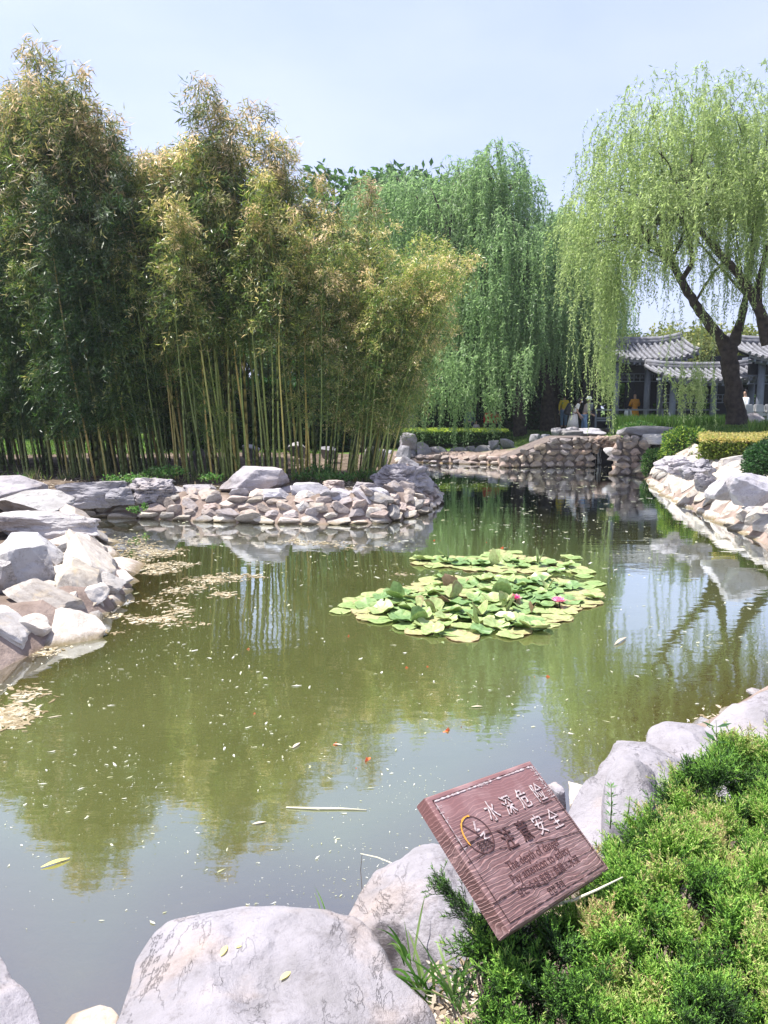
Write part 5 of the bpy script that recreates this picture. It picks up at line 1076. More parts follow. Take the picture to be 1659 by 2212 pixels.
# goldfish
def fish_mesh():
    V, F = ICO[3]; V = V.copy(); x = V[:, 0]; k = np.where(x < 0, 1 + .65 * x, 1 - .25 * x * x); V = V * np.array([.075, .018, .026]) * np.column_stack([np.ones(len(V)), k, k]); B = Buf(); B.add(V, F)
    for s in (1, -1): B.add(np.array([[-.06, 0, 0], [-.115, .006 * s, .03 * s], [-.10, .002, .0], [-.115, -.004, .012 * s]]), np.array([[0, 1, 3], [0, 3, 2]]))
    for s in (1, -1): B.add(np.array([[.02, .014 * s, -.005], [-.01, .045 * s, -.012], [-.015, .014 * s, -.005]]), np.array([[0, 1, 2]]))
    B.add(np.array([[.02, 0, .02], [-.01, 0, .045], [-.03, 0, .016]]), np.array([[0, 1, 2]])); return B
f0 = fish_mesh().build('goldfish', M['fish'], None, True)
FX = [(937, 1169, .1), (752, 1377, .9), (925, 1443, .0), (965, 1582, .6), (793, 1645, 1.1), (723, 1612, .3), (880, 1445, .1), (1185, 1465, 0), (535, 1405, .1), (1085, 1185, .3), (1050, 1173, .2), (548, 1545, .5)]
for k, (u, v, rz) in enumerate(FX):
    o = f0 if k == 0 else f0.copy()
    if k: col.objects.link(o)
    c = at(u, v, -.01); o.location = (c[0], c[1], -.027); s = random.uniform(.8, 1.3); o.scale = (s, s, s); o.rotation_euler = (0, 0, rz + random.choice((0, math.pi))); tag(o, 'small orange goldfish swimming just under the surface', 'fish', 'goldfish in the pond')

# ------------------------------------------------------------------ the wooden sign
TL = np.array([.1034, 1.8259, 1.3252]); TR = np.array([.4395, 2.1884, 1.25]); BR = np.array([.6245, 1.9729, 1.0374]); BL = np.array([.2884, 1.6104, 1.1125])
ex = unit(TR - TL); ey = unit(TL - BL); ey = unit(ey - ex * (ex @ ey)); ez = np.cross(ex, ey); W_, H_ = .5, .355
sg = empty('wooden_sign', tuple(BL)); sg.rotation_mode = 'QUATERNION'; sg.rotation_quaternion = Matrix(np.array([ex, ey, ez]).T.tolist()).to_quaternion(); tag(sg, 'tilted reddish-brown wooden warning sign standing in the junipers', 'sign')
m, nt, out = newmat('carved_wood'); L = nt.links; tc = nt.nodes.new('ShaderNodeTexCoord')
mp = N(nt, 'ShaderNodeMapping'); mp.inputs['Scale'].default_value = (1.7, 4.5, 3.0); mp.inputs['Rotation'].default_value = (0, 0, rad(-3)); L.new(tc.outputs['Object'], mp.inputs[0])
dn = N(nt, 'ShaderNodeTexNoise', i_Scale=3.2, i_Detail=3); L.new(tc.outputs['Object'], dn.inputs['Vector'])
wv = N(nt, 'ShaderNodeMath', operation='MULTIPLY_ADD'); sx = nt.nodes.new('ShaderNodeSeparateXYZ'); L.new(tc.outputs['Object'], sx.inputs[0])
ln_ = N(nt, 'ShaderNodeTexNoise', i_Scale=2.2, i_Detail=4, i_Roughness=.55); L.new(mp.outputs[0], ln_.inputs['Vector'])
L.new(ln_.outputs['Fac'], wv.inputs[0]); wv.inputs[1].default_value = 7.5
yy = math_(nt, 'MULTIPLY', sx.outputs[1], 95.0); L.new(yy, wv.inputs[2]); fracn = math_(nt, 'FRACT', wv.outputs[0])
grain = ramp(nt, [(0, (0, 0, 0)), (.12, (.15, .15, .15)), (.5, (.45, .45, .45)), (.8, (1, 1, 1)), (.92, (.9, .9, .9)), (1, (0, 0, 0))], fracn).outputs[0]
fn = N(nt, 'ShaderNodeTexNoise', i_Scale=30, i_Detail=5); mp2 = N(nt, 'ShaderNodeMapping'); mp2.inputs['Scale'].default_value = (.35, 9, 3); L.new(tc.outputs['Object'], mp2.inputs[0]); L.new(mp2.outputs[0], fn.inputs['Vector'])
paint = ramp(nt, [(.55, (0, 0, 0)), (.8, (1, 1, 1))], math_(nt, 'ADD', math_(nt, 'MULTIPLY', sx.outputs[1], 2.6), math_(nt, 'MULTIPLY', math_(nt, 'SUBTRACT', dn.outputs['Fac'], .5), .35))).outputs[0]
gm = ramp(nt, [(.35, (.25, .25, .25)), (.65, (1, 1, 1))], dn.outputs['Fac']).outputs[0]; base = mixc(nt, mixc(nt, (.185, .10, .09), (.13, .07, .064), gm), mixc(nt, (.23, .135, .12), (.35, .245, .225), gm), grain); base = mixc(nt, base, mixc(nt, (.6, .5, .5), (1.1, 1, 1), fn.outputs['Fac']), .8, 'MULTIPLY')
base = mixc(nt, base, (.20, .098, .092), math_(nt, 'MULTIPLY', paint, .97)); spn = N(nt, 'ShaderNodeTexNoise', i_Scale=9, i_Detail=6); L.new(tc.outputs['Object'], spn.inputs['Vector'])
base = mixc(nt, base, (.37, .245, .235), math_(nt, 'MULTIPLY', ramp(nt, [(.48, (0, 0, 0)), (.72, (1, 1, 1))], spn.outputs['Fac']).outputs[0], .6))
p = N(nt, 'ShaderNodeBsdfPrincipled'); L.new(base, p.inputs['Base Color']); p.inputs['Roughness'].default_value = .45; p.inputs['Specular IOR Level'].default_value = .45
b = N(nt, 'ShaderNodeBump'); b.inputs['Strength'].default_value = .6; b.inputs['Distance'].default_value = .004; L.new(math_(nt, 'ADD', math_(nt, 'MULTIPLY', grain, math_(nt, 'SUBTRACT', 1.0, math_(nt, 'MULTIPLY', paint, .8))), math_(nt, 'MULTIPLY', math_(nt, 'MULTIPLY', fn.outputs['Fac'], math_(nt, 'SUBTRACT', 1.0, math_(nt, 'MULTIPLY', paint, .85))), .4)), b.inputs['Height']); L.new(b.outputs[0], p.inputs['Normal']); L.new(p.outputs[0], out.inputs[0]); M['wood'] = m
# board with bevelled and slightly worn edges, sunk frame line
import bmesh
bm = bmesh.new(); bmesh.ops.create_cube(bm, size=1.0)
for v in bm.verts: v.co = Vector(((v.co.x + .5) * W_, (v.co.y + .5) * H_, (v.co.z - .5) * .042))
bmesh.ops.bevel(bm, geom=[e_ for e_ in bm.edges if abs(e_.verts[0].co.z) < 1e-6 and abs(e_.verts[1].co.z) < 1e-6], offset=.009, segments=3, affect='EDGES', profile=.6)
bmesh.ops.bevel(bm, geom=[e_ for e_ in bm.edges if abs(e_.verts[0].co.z - e_.verts[1].co.z) > .02], offset=.003, segments=2, affect='EDGES')
bmesh.ops.subdivide_edges(bm, edges=bm.edges[:], cuts=3, use_grid_fill=True)
for v in bm.verts:
    n_ = noise.fractal(v.co * 14, .9, 2, 3); cx = v.co - Vector((W_ / 2, H_ / 2, 0))
    if abs(cx.x) > W_ / 2 - .012: v.co.x += n_ * .0022
    if abs(cx.y) > H_ / 2 - .012: v.co.y += n_ * .0018
me = bpy.data.meshes.new('board'); bm.to_mesh(me); bm.free()
for p_ in me.polygons: p_.use_smooth = False
me.materials.append(M['wood']); o = bpy.data.objects.new('board', me); col.objects.link(o); o.parent = sg
M['groove_and_shadow'] = plain('groove_and_shadow_dark', (.03, .013, .012), .8); M['worn'] = plain('worn_white_paint', (.60, .53, .53), .7, (.20, .12, .11), 95); M['carve'] = plain('carved_edge', (.075, .035, .032), .7, (.05, .02, .02), 60); M['gold'] = plain('orange_paint', (.72, .33, .05), .5)
def strip(B, pts, wd, zz=.0006, jit=0, th=.0005):
    pts = np.asarray(pts, float); r_ = np.random.default_rng(len(pts) + int(pts[0][0] * 1e4)); t = np.gradient(pts, axis=0); n_ = unit(np.column_stack([-t[:, 1], t[:, 0]])); w2 = wd / 2 * (1 + jit * r_.uniform(-1, 1, len(pts)))[:, None]; a = pts + n_ * w2; b_ = pts - n_ * w2; m_ = len(pts)
    V = np.vstack([np.column_stack([a, np.full(m_, zz + th)]), np.column_stack([b_, np.full(m_, zz + th)])]); i = np.arange(m_ - 1); B.add(V, np.stack([i, m_ + i, m_ + i + 1, i + 1], 1))
def dens(pts, n=14): pts = np.asarray(pts, float); t = np.linspace(0, len(pts) - 1, (len(pts) - 1) * n + 1); return np.column_stack([np.interp(t, range(len(pts)), pts[:, i]) for i in (0, 1)])
fr_ = [(.016, .016), (.016, .340), (.485, .340), (.485, .016), (.016, .016)]
B = Buf()
for a, b_ in zip(fr_[:-1], fr_[1:]): strip(B, dens([a, b_], 40), .0022, .0008, .6)
B.build('frame_groove', M['groove_and_shadow'], sg); B = Buf(); r_ = random.Random(4)
strip(B, dens([(.02, .337), (.482, .337)], 60), .0035, .0012, .9); strip(B, dens([(.0195, .33), (.0195, .20)], 30), .0025, .0012, .9); strip(B, dens([(.4815, .335), (.4815, .24)], 30), .003, .0012, .9)
for k in range(70):
    if k < 30: x, y = .482 + r_.gauss(0, .004), r_.uniform(.23, .337); l_ = r_.uniform(.006, .022); strip(B, [(x - l_, y), (x + l_ * .6, y + r_.gauss(0, .001))], .0010, .0012)
    elif k < 50: x, y = .022 + r_.gauss(0, .003), r_.uniform(.2, .33); l_ = r_.uniform(.003, .012); strip(B, [(x - l_, y), (x + l_, y)], .0008, .0012)
    else: x, y = r_.uniform(.2, .27), .337 + r_.gauss(0, .003); strip(B, [(x, y), (x + r_.uniform(.004, .014), y + r_.gauss(0, .002))], .0010, .0012)
B.build('worn_paint', M['worn'], sg)
B = Buf()
def crack(pts, wd): 
    q = dens(pts, 12); q[:, 1] += np.cumsum(np.random.default_rng(int(wd * 1e6)).normal(size=len(q))) * .0006; strip(B, q, wd, .0014, .7)
crack([(.0, .206), (.10, .214), (.25, .206), (.36, .196), (.497, .185)], .0026); crack([(.003, .172), (.12, .178), (.2, .160)], .0018); crack([(.0, .068), (.10, .072), (.22, .052), (.35, .060)], .0024); crack([(.25, .148), (.38, .134), (.49, .122)], .0018); crack([(.33, .068), (.495, .056)], .0014); crack([(.18, .19), (.3, .178), (.49, .160)], .0013); crack([(.38, .226), (.497, .222)], .0020); crack([(.3, .03), (.42, .026)], .0012)
B.build('cracks', M['groove_and_shadow'], sg)
def text(body, x, y, size, mat, zz, sx_=1.0, shear=0, bold=0, rz=0, fit=None):
    c = bpy.data.curves.new('lettering', 'FONT'); c.body = body; c.size = size; c.align_x = 'CENTER'; c.align_y = 'CENTER'; c.extrude = .0006; c.offset = bold; c.shear = shear; t_ = bpy.data.objects.new('tmp', c); col.objects.link(t_); bpy.context.view_layer.update()
    me_ = bpy.data.meshes.new_from_object(t_.evaluated_get(bpy.context.evaluated_depsgraph_get())); bpy.data.objects.remove(t_); me_.name = 'lettering'; xs_f = [v.co.x for v in me_.vertices]; sx_ = fit / (max(xs_f) - min(xs_f)) if fit else sx_; me_.materials.clear(); me_.materials.append(M[mat]); o_ = bpy.data.objects.new('lettering', me_); col.objects.link(o_); o_.parent = sg; o_.location = (x, y, zz); o_.scale = (sx_, 1, 1); o_.rotation_euler = (0, 0, rz); return o_
for ch, x, y in (('水', .196, .258), ('深', .275, .256), ('危', .350, .257), ('险', .430, .256), ('注', .190, .179), ('意', .268, .179), ('安', .342, .177), ('全', .418, .174)):
    text(ch, x + .0012, y - .0015, .062, 'groove_and_shadow', .0006, .82, bold=.0012)  # dark offset copy painted as a shadow under each character
    text(ch, x, y, .062, 'worn' if ch in '水深危险安全' else 'carve', .0016, .82)
text('The depth of danger', .247, .123, .034, 'carve', .0006, fit=0.25)
text('Pay attention to safety', .247, .093, .034, 'carve', .0006, fit=0.28)
text('깊은 수심 위험 / 危険・水深', .250, .060, .0265, 'carve', .0006, fit=0.3)
text('안전 주의', .243, .028, .022, 'groove_and_shadow', .0006, fit=0.075)
# round no swimming mark
B = Buf(); a = np.linspace(0, 6.2832, 70); strip(B, np.column_stack([.094 + .05 * np.cos(a), .222 + .05 * np.sin(a)]), .0032, .0012, .3); strip(B, dens([(.062, .258), (.128, .187)], 12), .0036, .0012, .3); B.build('ban_ring', M['carve'], sg)
B = Buf(); a = np.linspace(1.35, 3.5, 30); strip(B, np.column_stack([.0935 + .0505 * np.cos(a), .2225 + .0505 * np.sin(a)]), .0042, .0022, .4); B.build('ring_paint', M['gold'], sg)
B = Buf(); strip(B, dens([(.108, .256), (.095, .232), (.112, .233)], 6), .006, .0018, .3); strip(B, dens([(.098, .216), (.122, .222), (.106, .206), (.126, .204)], 6), .004, .0018, .5)
B.build('swimmer_mark', M['worn'], sg); B = Buf()
for k in range(4): xs_ = np.linspace(.068, .125, 20); strip(B, np.column_stack([xs_, .183 + .0065 * k + .0022 * np.sin(xs_ * 400 + k)]), .0024, .0014, .4)
B.build('wave_mark', M['groove_and_shadow'], sg)
V, F = box(-.03, .03, -.025, .025, -.75, -.03); pc = BL + ex * .27 + ey * .20 - ez * .075; V = (V + pc - BL) @ np.array([ex, ey, ez]).T; mk('post', V, F, M['wood'], sg)

# ------------------------------------------------------------------ junipers
def plume(seed):
    r = np.random.default_rng(seed); A, T_, L_, tt = [], [], [], []
    ln = r.uniform(.075, .11); bend = r.normal(size=2) * .25
    def stem(s): return np.array([bend[0] * s * s * ln, bend[1] * s * s * ln, s * ln])
    ns = 13
    for i in range(ns):
        s = .12 + .88 * i / ns; o = stem(s); az = i * 2.4 + r.uniform(-.4, .4); el = r.uniform(.55, .95); d = np.array([math.cos(az) * math.cos(el), math.sin(az) * math.cos(el), math.sin(el)]); sl = (.040 - .024 * s) * r.uniform(.8, 1.2); nt_ = max(3, int(sl / .0038))
        for k in range(nt_):
            q = (k + .6) / nt_; p_ = o + d * sl * q + np.array([0, 0, .006 * q * q]); v = d + r.normal(size=3) * .45 + np.array([0, 0, .35]); A.append(p_); T_.append(v); L_.append(r.uniform(.007, .0125) * (1 - .25 * q)); tt.append(.25 + .5 * q * s ** .5)
        A.append(o); T_.append(d); L_.append(sl); tt.append(.15)
    for k in range(6): A.append(stem(.85 + .03 * k)); T_.append(r.normal(size=3) * .4 + np.array([0, 0, 1.2])); L_.append(.013); tt.append(.8)
    A.append(stem(0)); T_.append(stem(1)); L_.append(ln); tt.append(.05)
    A = np.array(A); D = unit(np.array(T_)); Ln = np.array(L_)[:, None]; S = unit(np.cross(D, r.normal(size=D.shape))); U = np.cross(D, S); wd = np.where(Ln > .02, .0013, .0018)
    V = np.stack([A + S * wd, A - S * wd * .5 + U * wd * .87, A - S * wd * .5 - U * wd * .87, A + D * Ln], 1).reshape(-1, 3); b_ = np.arange(len(A))[:, None] * 4
    F = np.concatenate([b_ + np.array([[0, 1, 3]]), b_ + np.array([[1, 2, 3]]), b_ + np.array([[2, 0, 3]])], 1).reshape(-1, 3); return V, F, np.repeat(np.array(tt), 3)
plumes = [plume(800 + k) for k in range(8)]
JB = np.array([at(u, v, z)[:2] for u, v, z in ((1000, 2060, .85), (1030, 1990, .9), (1090, 2000, .95), (1180, 1950, .98), (1260, 1900, 1.0), (1268, 1790, .95), (1340, 1770, .95), (1430, 1740, .95), (1445, 1672, .9), (1520, 1650, .9), (1590, 1605, .95), (1700, 1560, .95), (1790, 1560, .9), (1800, 2330, .9), (1700, 2420, .9), (1040, 2420, .9), (1045, 2300, .9), (1045, 2212, .88), (1020, 2130, .86))])
def jh(P):
    n1_ = np.array([noise.fractal(Vector((x * 3.2, y * 3.2, 3)), .9, 2, 3) for x, y in P]); n2_ = np.array([noise.noise(Vector((x * 10, y * 10, 7))) for x, y in P]); d = edged(P, JB); return .84 + .20 * np.clip(d / .10, 0, 1) ** .6 + n1_ * .055 + n2_ * .03, n1_, n2_
r = np.random.default_rng(88); CC_ = scatter(JB, .060, 12000, 88); CC_ = CC_[(CC_[:, 1] > .9)]; print('juniper clumps', len(CC_))
Hh, n1_, n2_ = jh(CC_); base_t = np.array([noise.fractal(Vector((x * 4.5, y * 4.5, 11)), .9, 2, 4) for x, y in CC_])
seeds = np.array([at(u, v, .95)[:2] for u, v in ((1120, 2100), (1350, 1900), (1550, 1700), (1400, 2150), (1640, 2000))]); own = np.argmin(((CC_[:, None] - seeds[None]) ** 2).sum(2), 1)
JL = ['dark green juniper shrub directly below the wooden sign at its left corner', 'yellow-green juniper shrub right of the wooden sign', 'dense juniper shrub at the right edge beside the long pale boulder', 'bright green juniper shrub at the bottom of the picture', 'juniper shrub at the right edge, below the middle one']
def plumes_mesh(pos, dirs, tone, sc_, seed):
    r = np.random.default_rng(seed); Vs, Fs, Ts = [], [], []; n0 = 0
    for p_, d, tn, s in zip(pos, dirs, tone, sc_):
        V, F, T = plumes[r.integers(8)]; z = d / np.linalg.norm(d); a = r.normal(size=3); x = np.cross(a, z); x /= np.linalg.norm(x); y = np.cross(z, x); Vs.append((V * s) @ np.array([x, y, z]) + p_); Fs.append(F + n0); n0 += len(V); Ts.append(np.clip(T * .75 + tn, 0, 1))
    return np.concatenate(Vs), np.concatenate(Fs), np.concatenate(Ts)
for k in range(5):
    I_ = np.where(own == k)[0]; pos, dirs, tn, scs = [], [], [], []; dk = {0: -.12, 1: .02, 2: .0, 3: .04, 4: .02}[k]
    for i in I_:
        dc = unit(np.array([r.normal() * .35, r.normal() * .35 - .1, 1.0])); zc = Hh[i] - .08 - .11 * r.random() ** 2.2; ct = .06 + dk + base_t[i] * .42 + r.normal() * .10; m_ = 24; sz = r.uniform(.72, 1.15)
        for q in range(m_):
            d = dc + unit(r.normal(size=3)) * r.uniform(.25, .95); d[2] = max(d[2], .15); d = unit(d); pos.append(np.array([*CC_[i], zc]) + d * .022 * sz + r.normal(size=3) * .008); dirs.append(d + np.array([0, 0, .25])); tn.append(ct + r.normal() * .05 + (.22 if r.random() < .05 else 0)); scs.append(sz * r.uniform(.7, 1.0))
        for q in range(2): pos.append(np.array([*CC_[i], zc - .05]) + r.normal(size=3) * .02); dirs.append(np.array([*(r.normal(size=2)), .5])); tn.append(ct - .15); scs.append(1.0)
    V, F, T = plumes_mesh(pos, dirs, tn, scs, 900 + k); c = np.array([seeds[k][0], seeds[k][1], .6]); e = empty('juniper_shrub', tuple(c)); mk('foliage', V - c, F, M['juniper'], e, False, T); B = Buf()
    for q in range(30):
        j_ = I_[r.integers(len(I_))]; a = c + np.array([*(r.normal(size=2) * .1), -.15]); b_ = np.array([*CC_[j_], Hh[j_] - .13]); V, F = tube([a, (a + b_) / 2 + np.array([0, 0, .02]) + r.normal(size=3) * .02, b_], [.009, .006, .003], 5); B.add(V, F)
    B.build('branches', M['bark'], e, True, c); tag(e, JL[k], 'shrub')
# upright dark sprig at the left of the sign
pos, dirs = [], []; c = at(1050, 2020, .9)
tip = aty(952, 1912, c[1] + .12)
for k in range(60): t = k / 60; p_ = c * (1 - t) + tip * t + r.normal(size=3) * .016 * (1.2 - t); pos.append(p_); dirs.append((tip - c) / np.linalg.norm(tip - c) + r.normal(size=3) * .35)
V, F, T = plumes_mesh(pos, dirs, np.full(60, -.22), np.full(60, .6), 5); e = empty('juniper_sprig', tuple(c)); mk('foliage', V - c, F, M['juniper'], e, False, T); V, F = tube([c - [0, 0, .2], c, (c + tip) / 2, tip], [.006, .005, .004, .002], 6); mk('stem', V - c, F, M['bark'], e, True); tag(e, 'dark juniper sprig sticking out left of the wooden sign', 'shrub')

# small plants near the camera
def blades(label, spots, mat='weed', cat='grass tuft'):
    B = Buf(); r = np.random.default_rng(int(spots[0][0]))
    for (u, v, z, n, h, spread, wd) in spots:
        c = at(u, v, z)
        for k in range(n):
            d = np.array([r.normal() * spread, r.normal() * spread, 1.0]); s = np.linspace(0, 1, 9); hh_ = h * r.uniform(.6, 1.1); P = c + np.array([*(r.normal(size=2) * .012), 0]) + np.outer(s, d) * hh_ * np.array([1, 1, 1]); P[:, 2] -= hh_ * .45 * s ** 2.5 * r.uniform(.2, 1.3); P[:, :2] += np.outer(s ** 2, d[:2]) * hh_ * .5
            Sd = unit(np.cross(np.gradient(P, axis=0), [r.normal() * .3, 1, .3])) * (wd / 2 * np.sin(np.clip(s * .9 + .1, 0, 1) * math.pi) ** .5)[:, None]; V = np.stack([P - Sd, P + Sd], 1).reshape(-1, 3); i = np.arange(8) * 2; B.add(V, np.stack([i, i + 1, i + 3, i + 2], 1), r.uniform(.2, .9))
    c = at(*spots[0][:3]); o = B.build('grass_tuft', M[mat], None, True, c); o.location = c; return tag(o, label, cat)
blades('tuft of long green grass blades between the two front boulders', [(905, 2130, .45, 9, .22, .35, .010), (885, 2080, .42, 8, .20, .3, .008), (930, 2165, .42, 8, .2, .6, .010)])
blades('grass blades arching at the foot of the cracked boulder under the junipers', [(1000, 2190, .5, 8, .22, .7, .010), (985, 2150, .5, 5, .24, .4, .010)])
blades('small grass tuft at the water behind the big boulder', [(704, 1990, .3, 7, .12, .4, .006)])
def sprig(label, u, v0, v1, Yd, n, L0, W0, mat='weed', whorl=6, tone=.6, dark=0):
    a = aty(u, v1, Yd); b_ = aty(u + random.uniform(-8, 8), v0, Yd); e = empty('wild_plant', tuple(a)); V, F = tube([a, (a + b_) / 2 + np.array([.004, 0, 0]), b_], [.0022, .002, .001], 5); mk('stem', V - a, F, M['twigG'], e, True); C, D = [], []
    for k in range(n):
        t = (k + .5) / n; p_ = a * (1 - t) + b_ * t
        for q in range(whorl): th_ = q * 6.283 / whorl + k; C.append(p_); D.append([math.cos(th_), math.sin(th_), .35])
    C = np.array(C); V, F = leafq(C, D, np.tile([0, 0, 1.], (len(C), 1)), L0, W0, .5); B = Buf(); B.add(V, F, np.clip(tone + rng.normal(size=len(F)) * .1, 0, 1)); B.build('leaves', M[mat], e, False, a); return tag(e, label, 'plant')
sprig('thin whorled weed in front of the smooth boulder right of the sign', 1318, 1690, 1790, 2.45, 5, .026, .008)
sprig('second thin whorled weed, right of the first one', 1352, 1720, 1780, 2.5, 4, .02, .006, tone=.8)
sprig('pale whorled weed growing up through the junipers by the boulder', 1430, 1680, 1760, 2.6, 5, .024, .007, tone=.9)
sprig('young dark-leaved seedling standing up above the junipers at the right', 1548, 1555, 1680, 2.75, 4, .06, .028, 'hedgeD', 2, .5)
sprig('small weed growing on the grooved rock at the left edge', 12, 1262, 1300, 8.6, 4, .06, .03, 'weed', 5, .6)
# dead leaves and soil in the hollow between the boulders
B = Buf(); r = np.random.default_rng(3)
for k in range(260):
    u, v = r.uniform(930, 1060), r.uniform(2090, 2240); c = at(u, v, .46); V, F = leafq([c + [0, 0, r.uniform(0, .02)]], rdir(1, 0, r) * np.array([1, 1, .2]), rdir(1, 2, r), r.uniform(.02, .05), .015); B.add(V, F, r.random() * .7)
tag(B.build('dead_leaves', M['litter']), 'dead leaves in the dark hollow between the front boulders', 'leaf litter', kind='stuff')

# ------------------------------------------------------------------ people
M['skin'] = plain('skin', (.50, .32, .24), .6, (.45, .28, .2)); M['hair'] = plain('black_hair', (.018, .014, .012), .5); M['shoe'] = plain('shoe', (.05, .05, .05)); M['mask'] = plain('white_mask', (.8, .8, .82))
def skinmesh(name, verts, edges, radii, mat, parent, sub=1, rootv=0):
    me = bpy.data.meshes.new(name); me.from_pydata([tuple(v) for v in verts], edges, []); o = bpy.data.objects.new(name, me); col.objects.link(o); md = o.modifiers.new('s', 'SKIN'); md.use_smooth_shade = True
    for i, rr in enumerate(radii): me.skin_vertices[0].data[i].radius = (rr, rr) if not isinstance(rr, tuple) else rr; me.skin_vertices[0].data[i].use_root = (i == rootv)
    o.modifiers.new('sub', 'SUBSURF').levels = sub; bpy.context.view_layer.update(); ev = o.evaluated_get(bpy.context.evaluated_depsgraph_get()); m2 = bpy.data.meshes.new_from_object(ev); o.modifiers.clear(); o.data = m2; m2.name = name; bpy.data.meshes.remove(me)
    m2.materials.clear(); m2.materials.append(mat)
    for p_ in m2.polygons: p_.use_smooth = True
    o.parent = parent; return o
def person(label, loc, rz, h=1.68, top=(.5, .5, .5), legs=(.05, .05, .08), bend=0.0, long_hair=False, arms='down', sleeve=.6, dress=False, hat=None, mask=False, walk=.05, haircol='hair', hairless=False):
    e = empty('person', loc, rz, h / 1.7); tag(e, label, 'person'); sb, cb = math.sin(bend), math.cos(bend)
    def up(x, y, z): z = z - .92; return (x, y * cb - z * sb, .92 + y * sb + z * cb)          # bends forward (towards -y) at the hip
    V = [(0, 0, .92), up(0, 0, 1.12), up(0, .01, 1.30), up(0, 0, 1.43), up(0, -.01, 1.50), up(0, -.02, 1.60), up(0, -.02, 1.68)]; R = [(.14, .10), (.12, .09), (.15, .10), (.07, .06), (.05, .05), (.078, .088), (.05, .06)]; E_ = [(0, 1), (1, 2), (2, 3), (3, 4), (4, 5), (5, 6)]
    hands = []
    for s in (-1, 1):
        i = len(V); sh = up(.17 * s, 0, 1.38)
        if arms == 'down': el, ha = up(.24 * s, .02, 1.10), up(.22 * s, -.05, .86)
        elif arms == 'fold': el, ha = up(.25 * s, -.04, 1.12), up(.03 * s, -.22, 1.12)
        elif arms == 'hold': el, ha = up(.22 * s, -.06, 1.08), up(.12 * s, -.30, 1.02)
        else: el, ha = up(.22 * s, -.08, 1.10), up(.18 * s, -.30, .92 if s > 0 else 1.0)
        V += [sh, el, ha, tuple(np.array(ha) + (np.array(ha) - np.array(el)) * .32)]; R += [.055, .042, .03, .022]; E_ += [(2, i), (i, i + 1), (i + 1, i + 2), (i + 2, i + 3)]; hands.append(i + 2)
        # five fingers
        d = unit(np.array(ha) - np.array(el)); sd_ = unit(np.cross(d, [0, 1, .2])); b0 = np.array(ha) + d * .07
        for q in range(5):
            f_ = b0 + sd_ * (q - 2) * .02 * s; ln = (.05, .075, .08, .072, .055)[q]; j = len(V)
            if q == 0: f_ = np.array(ha) + sd_ * -.035 * s + d * .02
            V += [tuple(f_ + d * .02), tuple(f_ + d * (.02 + ln * .5) + np.array([0, -.01, 0])), tuple(f_ + d * (.02 + ln) + np.array([0, -.02, 0]))]; R += [.010, .009, .007]; E_ += [(i + 3, j), (j, j + 1), (j + 1, j + 2)]
        i = len(V); st = walk * s; V += [(.095 * s, 0, .86), (.10 * s, st - .02, .48), (.10 * s, st * 1.6, .09), (.11 * s, st * 1.6 - .15, .03)]; R += [.095, .062, .042, .035]; E_ += [(0, i), (i, i + 1), (i + 1, i + 2), (i + 2, i + 3)]
    body = skinmesh('body', V, E_, R, M['skin'], e)
    # face: nose, eyes
    hx = np.array(up(0, -.02, 1.62)); fwd = np.array([0, -cb, -sb]); upv = np.array([0, -sb, cb]); B = Buf(); VV, FF = ICO[2]
    for s in (-1, 1): B.add(VV * .009 + hx + fwd * .082 + np.array([.03 * s, 0, 0]), FF)
    B.build('eyes', M['hair'], e, True); 
    if mask: mk('mask', VV * np.array([.062, .04, .05]) + hx + fwd * .062 - upv * .045, FF, M['mask'], e, True)
    tm = plain('top_cloth', top, .85, tuple(c * .8 for c in top), 14); lm = plain('leg_cloth', legs, .85, tuple(c * .8 for c in legs), 14)
    SV = [up(0, 0, .88), up(0, 0, 1.12), up(0, .01, 1.30), up(0, 0, 1.42)]; SR = [(.165, .125), (.145, .115), (.17, .125), (.085, .075)]; SE = [(0, 1), (1, 2), (2, 3)]
    ai = [7, 7 + 4 + 15 + 4]
    for i in ai:
        j = len(SV); a_, b_, c_ = np.array(V[i]), np.array(V[i + 1]), np.array(V[i + 2]); SV += [tuple(a_), tuple(b_)]; SR += [.075, .06]; SE += [(2, j), (j, j + 1)]
        if sleeve > .5: SV.append(tuple(b_ * .15 + c_ * .85)); SR.append(.045); SE.append((j + 1, j + 2))
        else: SV[-1] = tuple(a_ * .3 + b_ * .7)
    skinmesh('shirt', SV, SE, SR, tm, e)
    if dress: V2, F2 = tube([up(0, 0, .98), (0, 0, .9), (0, .02, .6), (0, .03, .3)], [.15, .18, .23, .27], 18); mk('skirt', V2, F2, lm, e, True)
    else:
        LV = [(0, 0, .93)]; LR = [(.16, .12)]; LE = []
        for i in (7 + 19, 7 + 19 + 4 + 19):
            j = len(LV); LV += [V[i], V[i + 1], tuple(np.array(V[i + 2]) + [0, 0, .03])]; LR += [.115, .082, .065]; LE += [(0, j), (j, j + 1), (j + 1, j + 2)]
        skinmesh('trousers', LV, LE, LR, lm, e)
    for i in (7 + 19, 7 + 19 + 4 + 19): a_ = np.array(V[i + 3]); mk('shoe', VV * np.array([.05, .12, .045]) + a_ + [0, .05, .015], FF, M['shoe'], e, True)
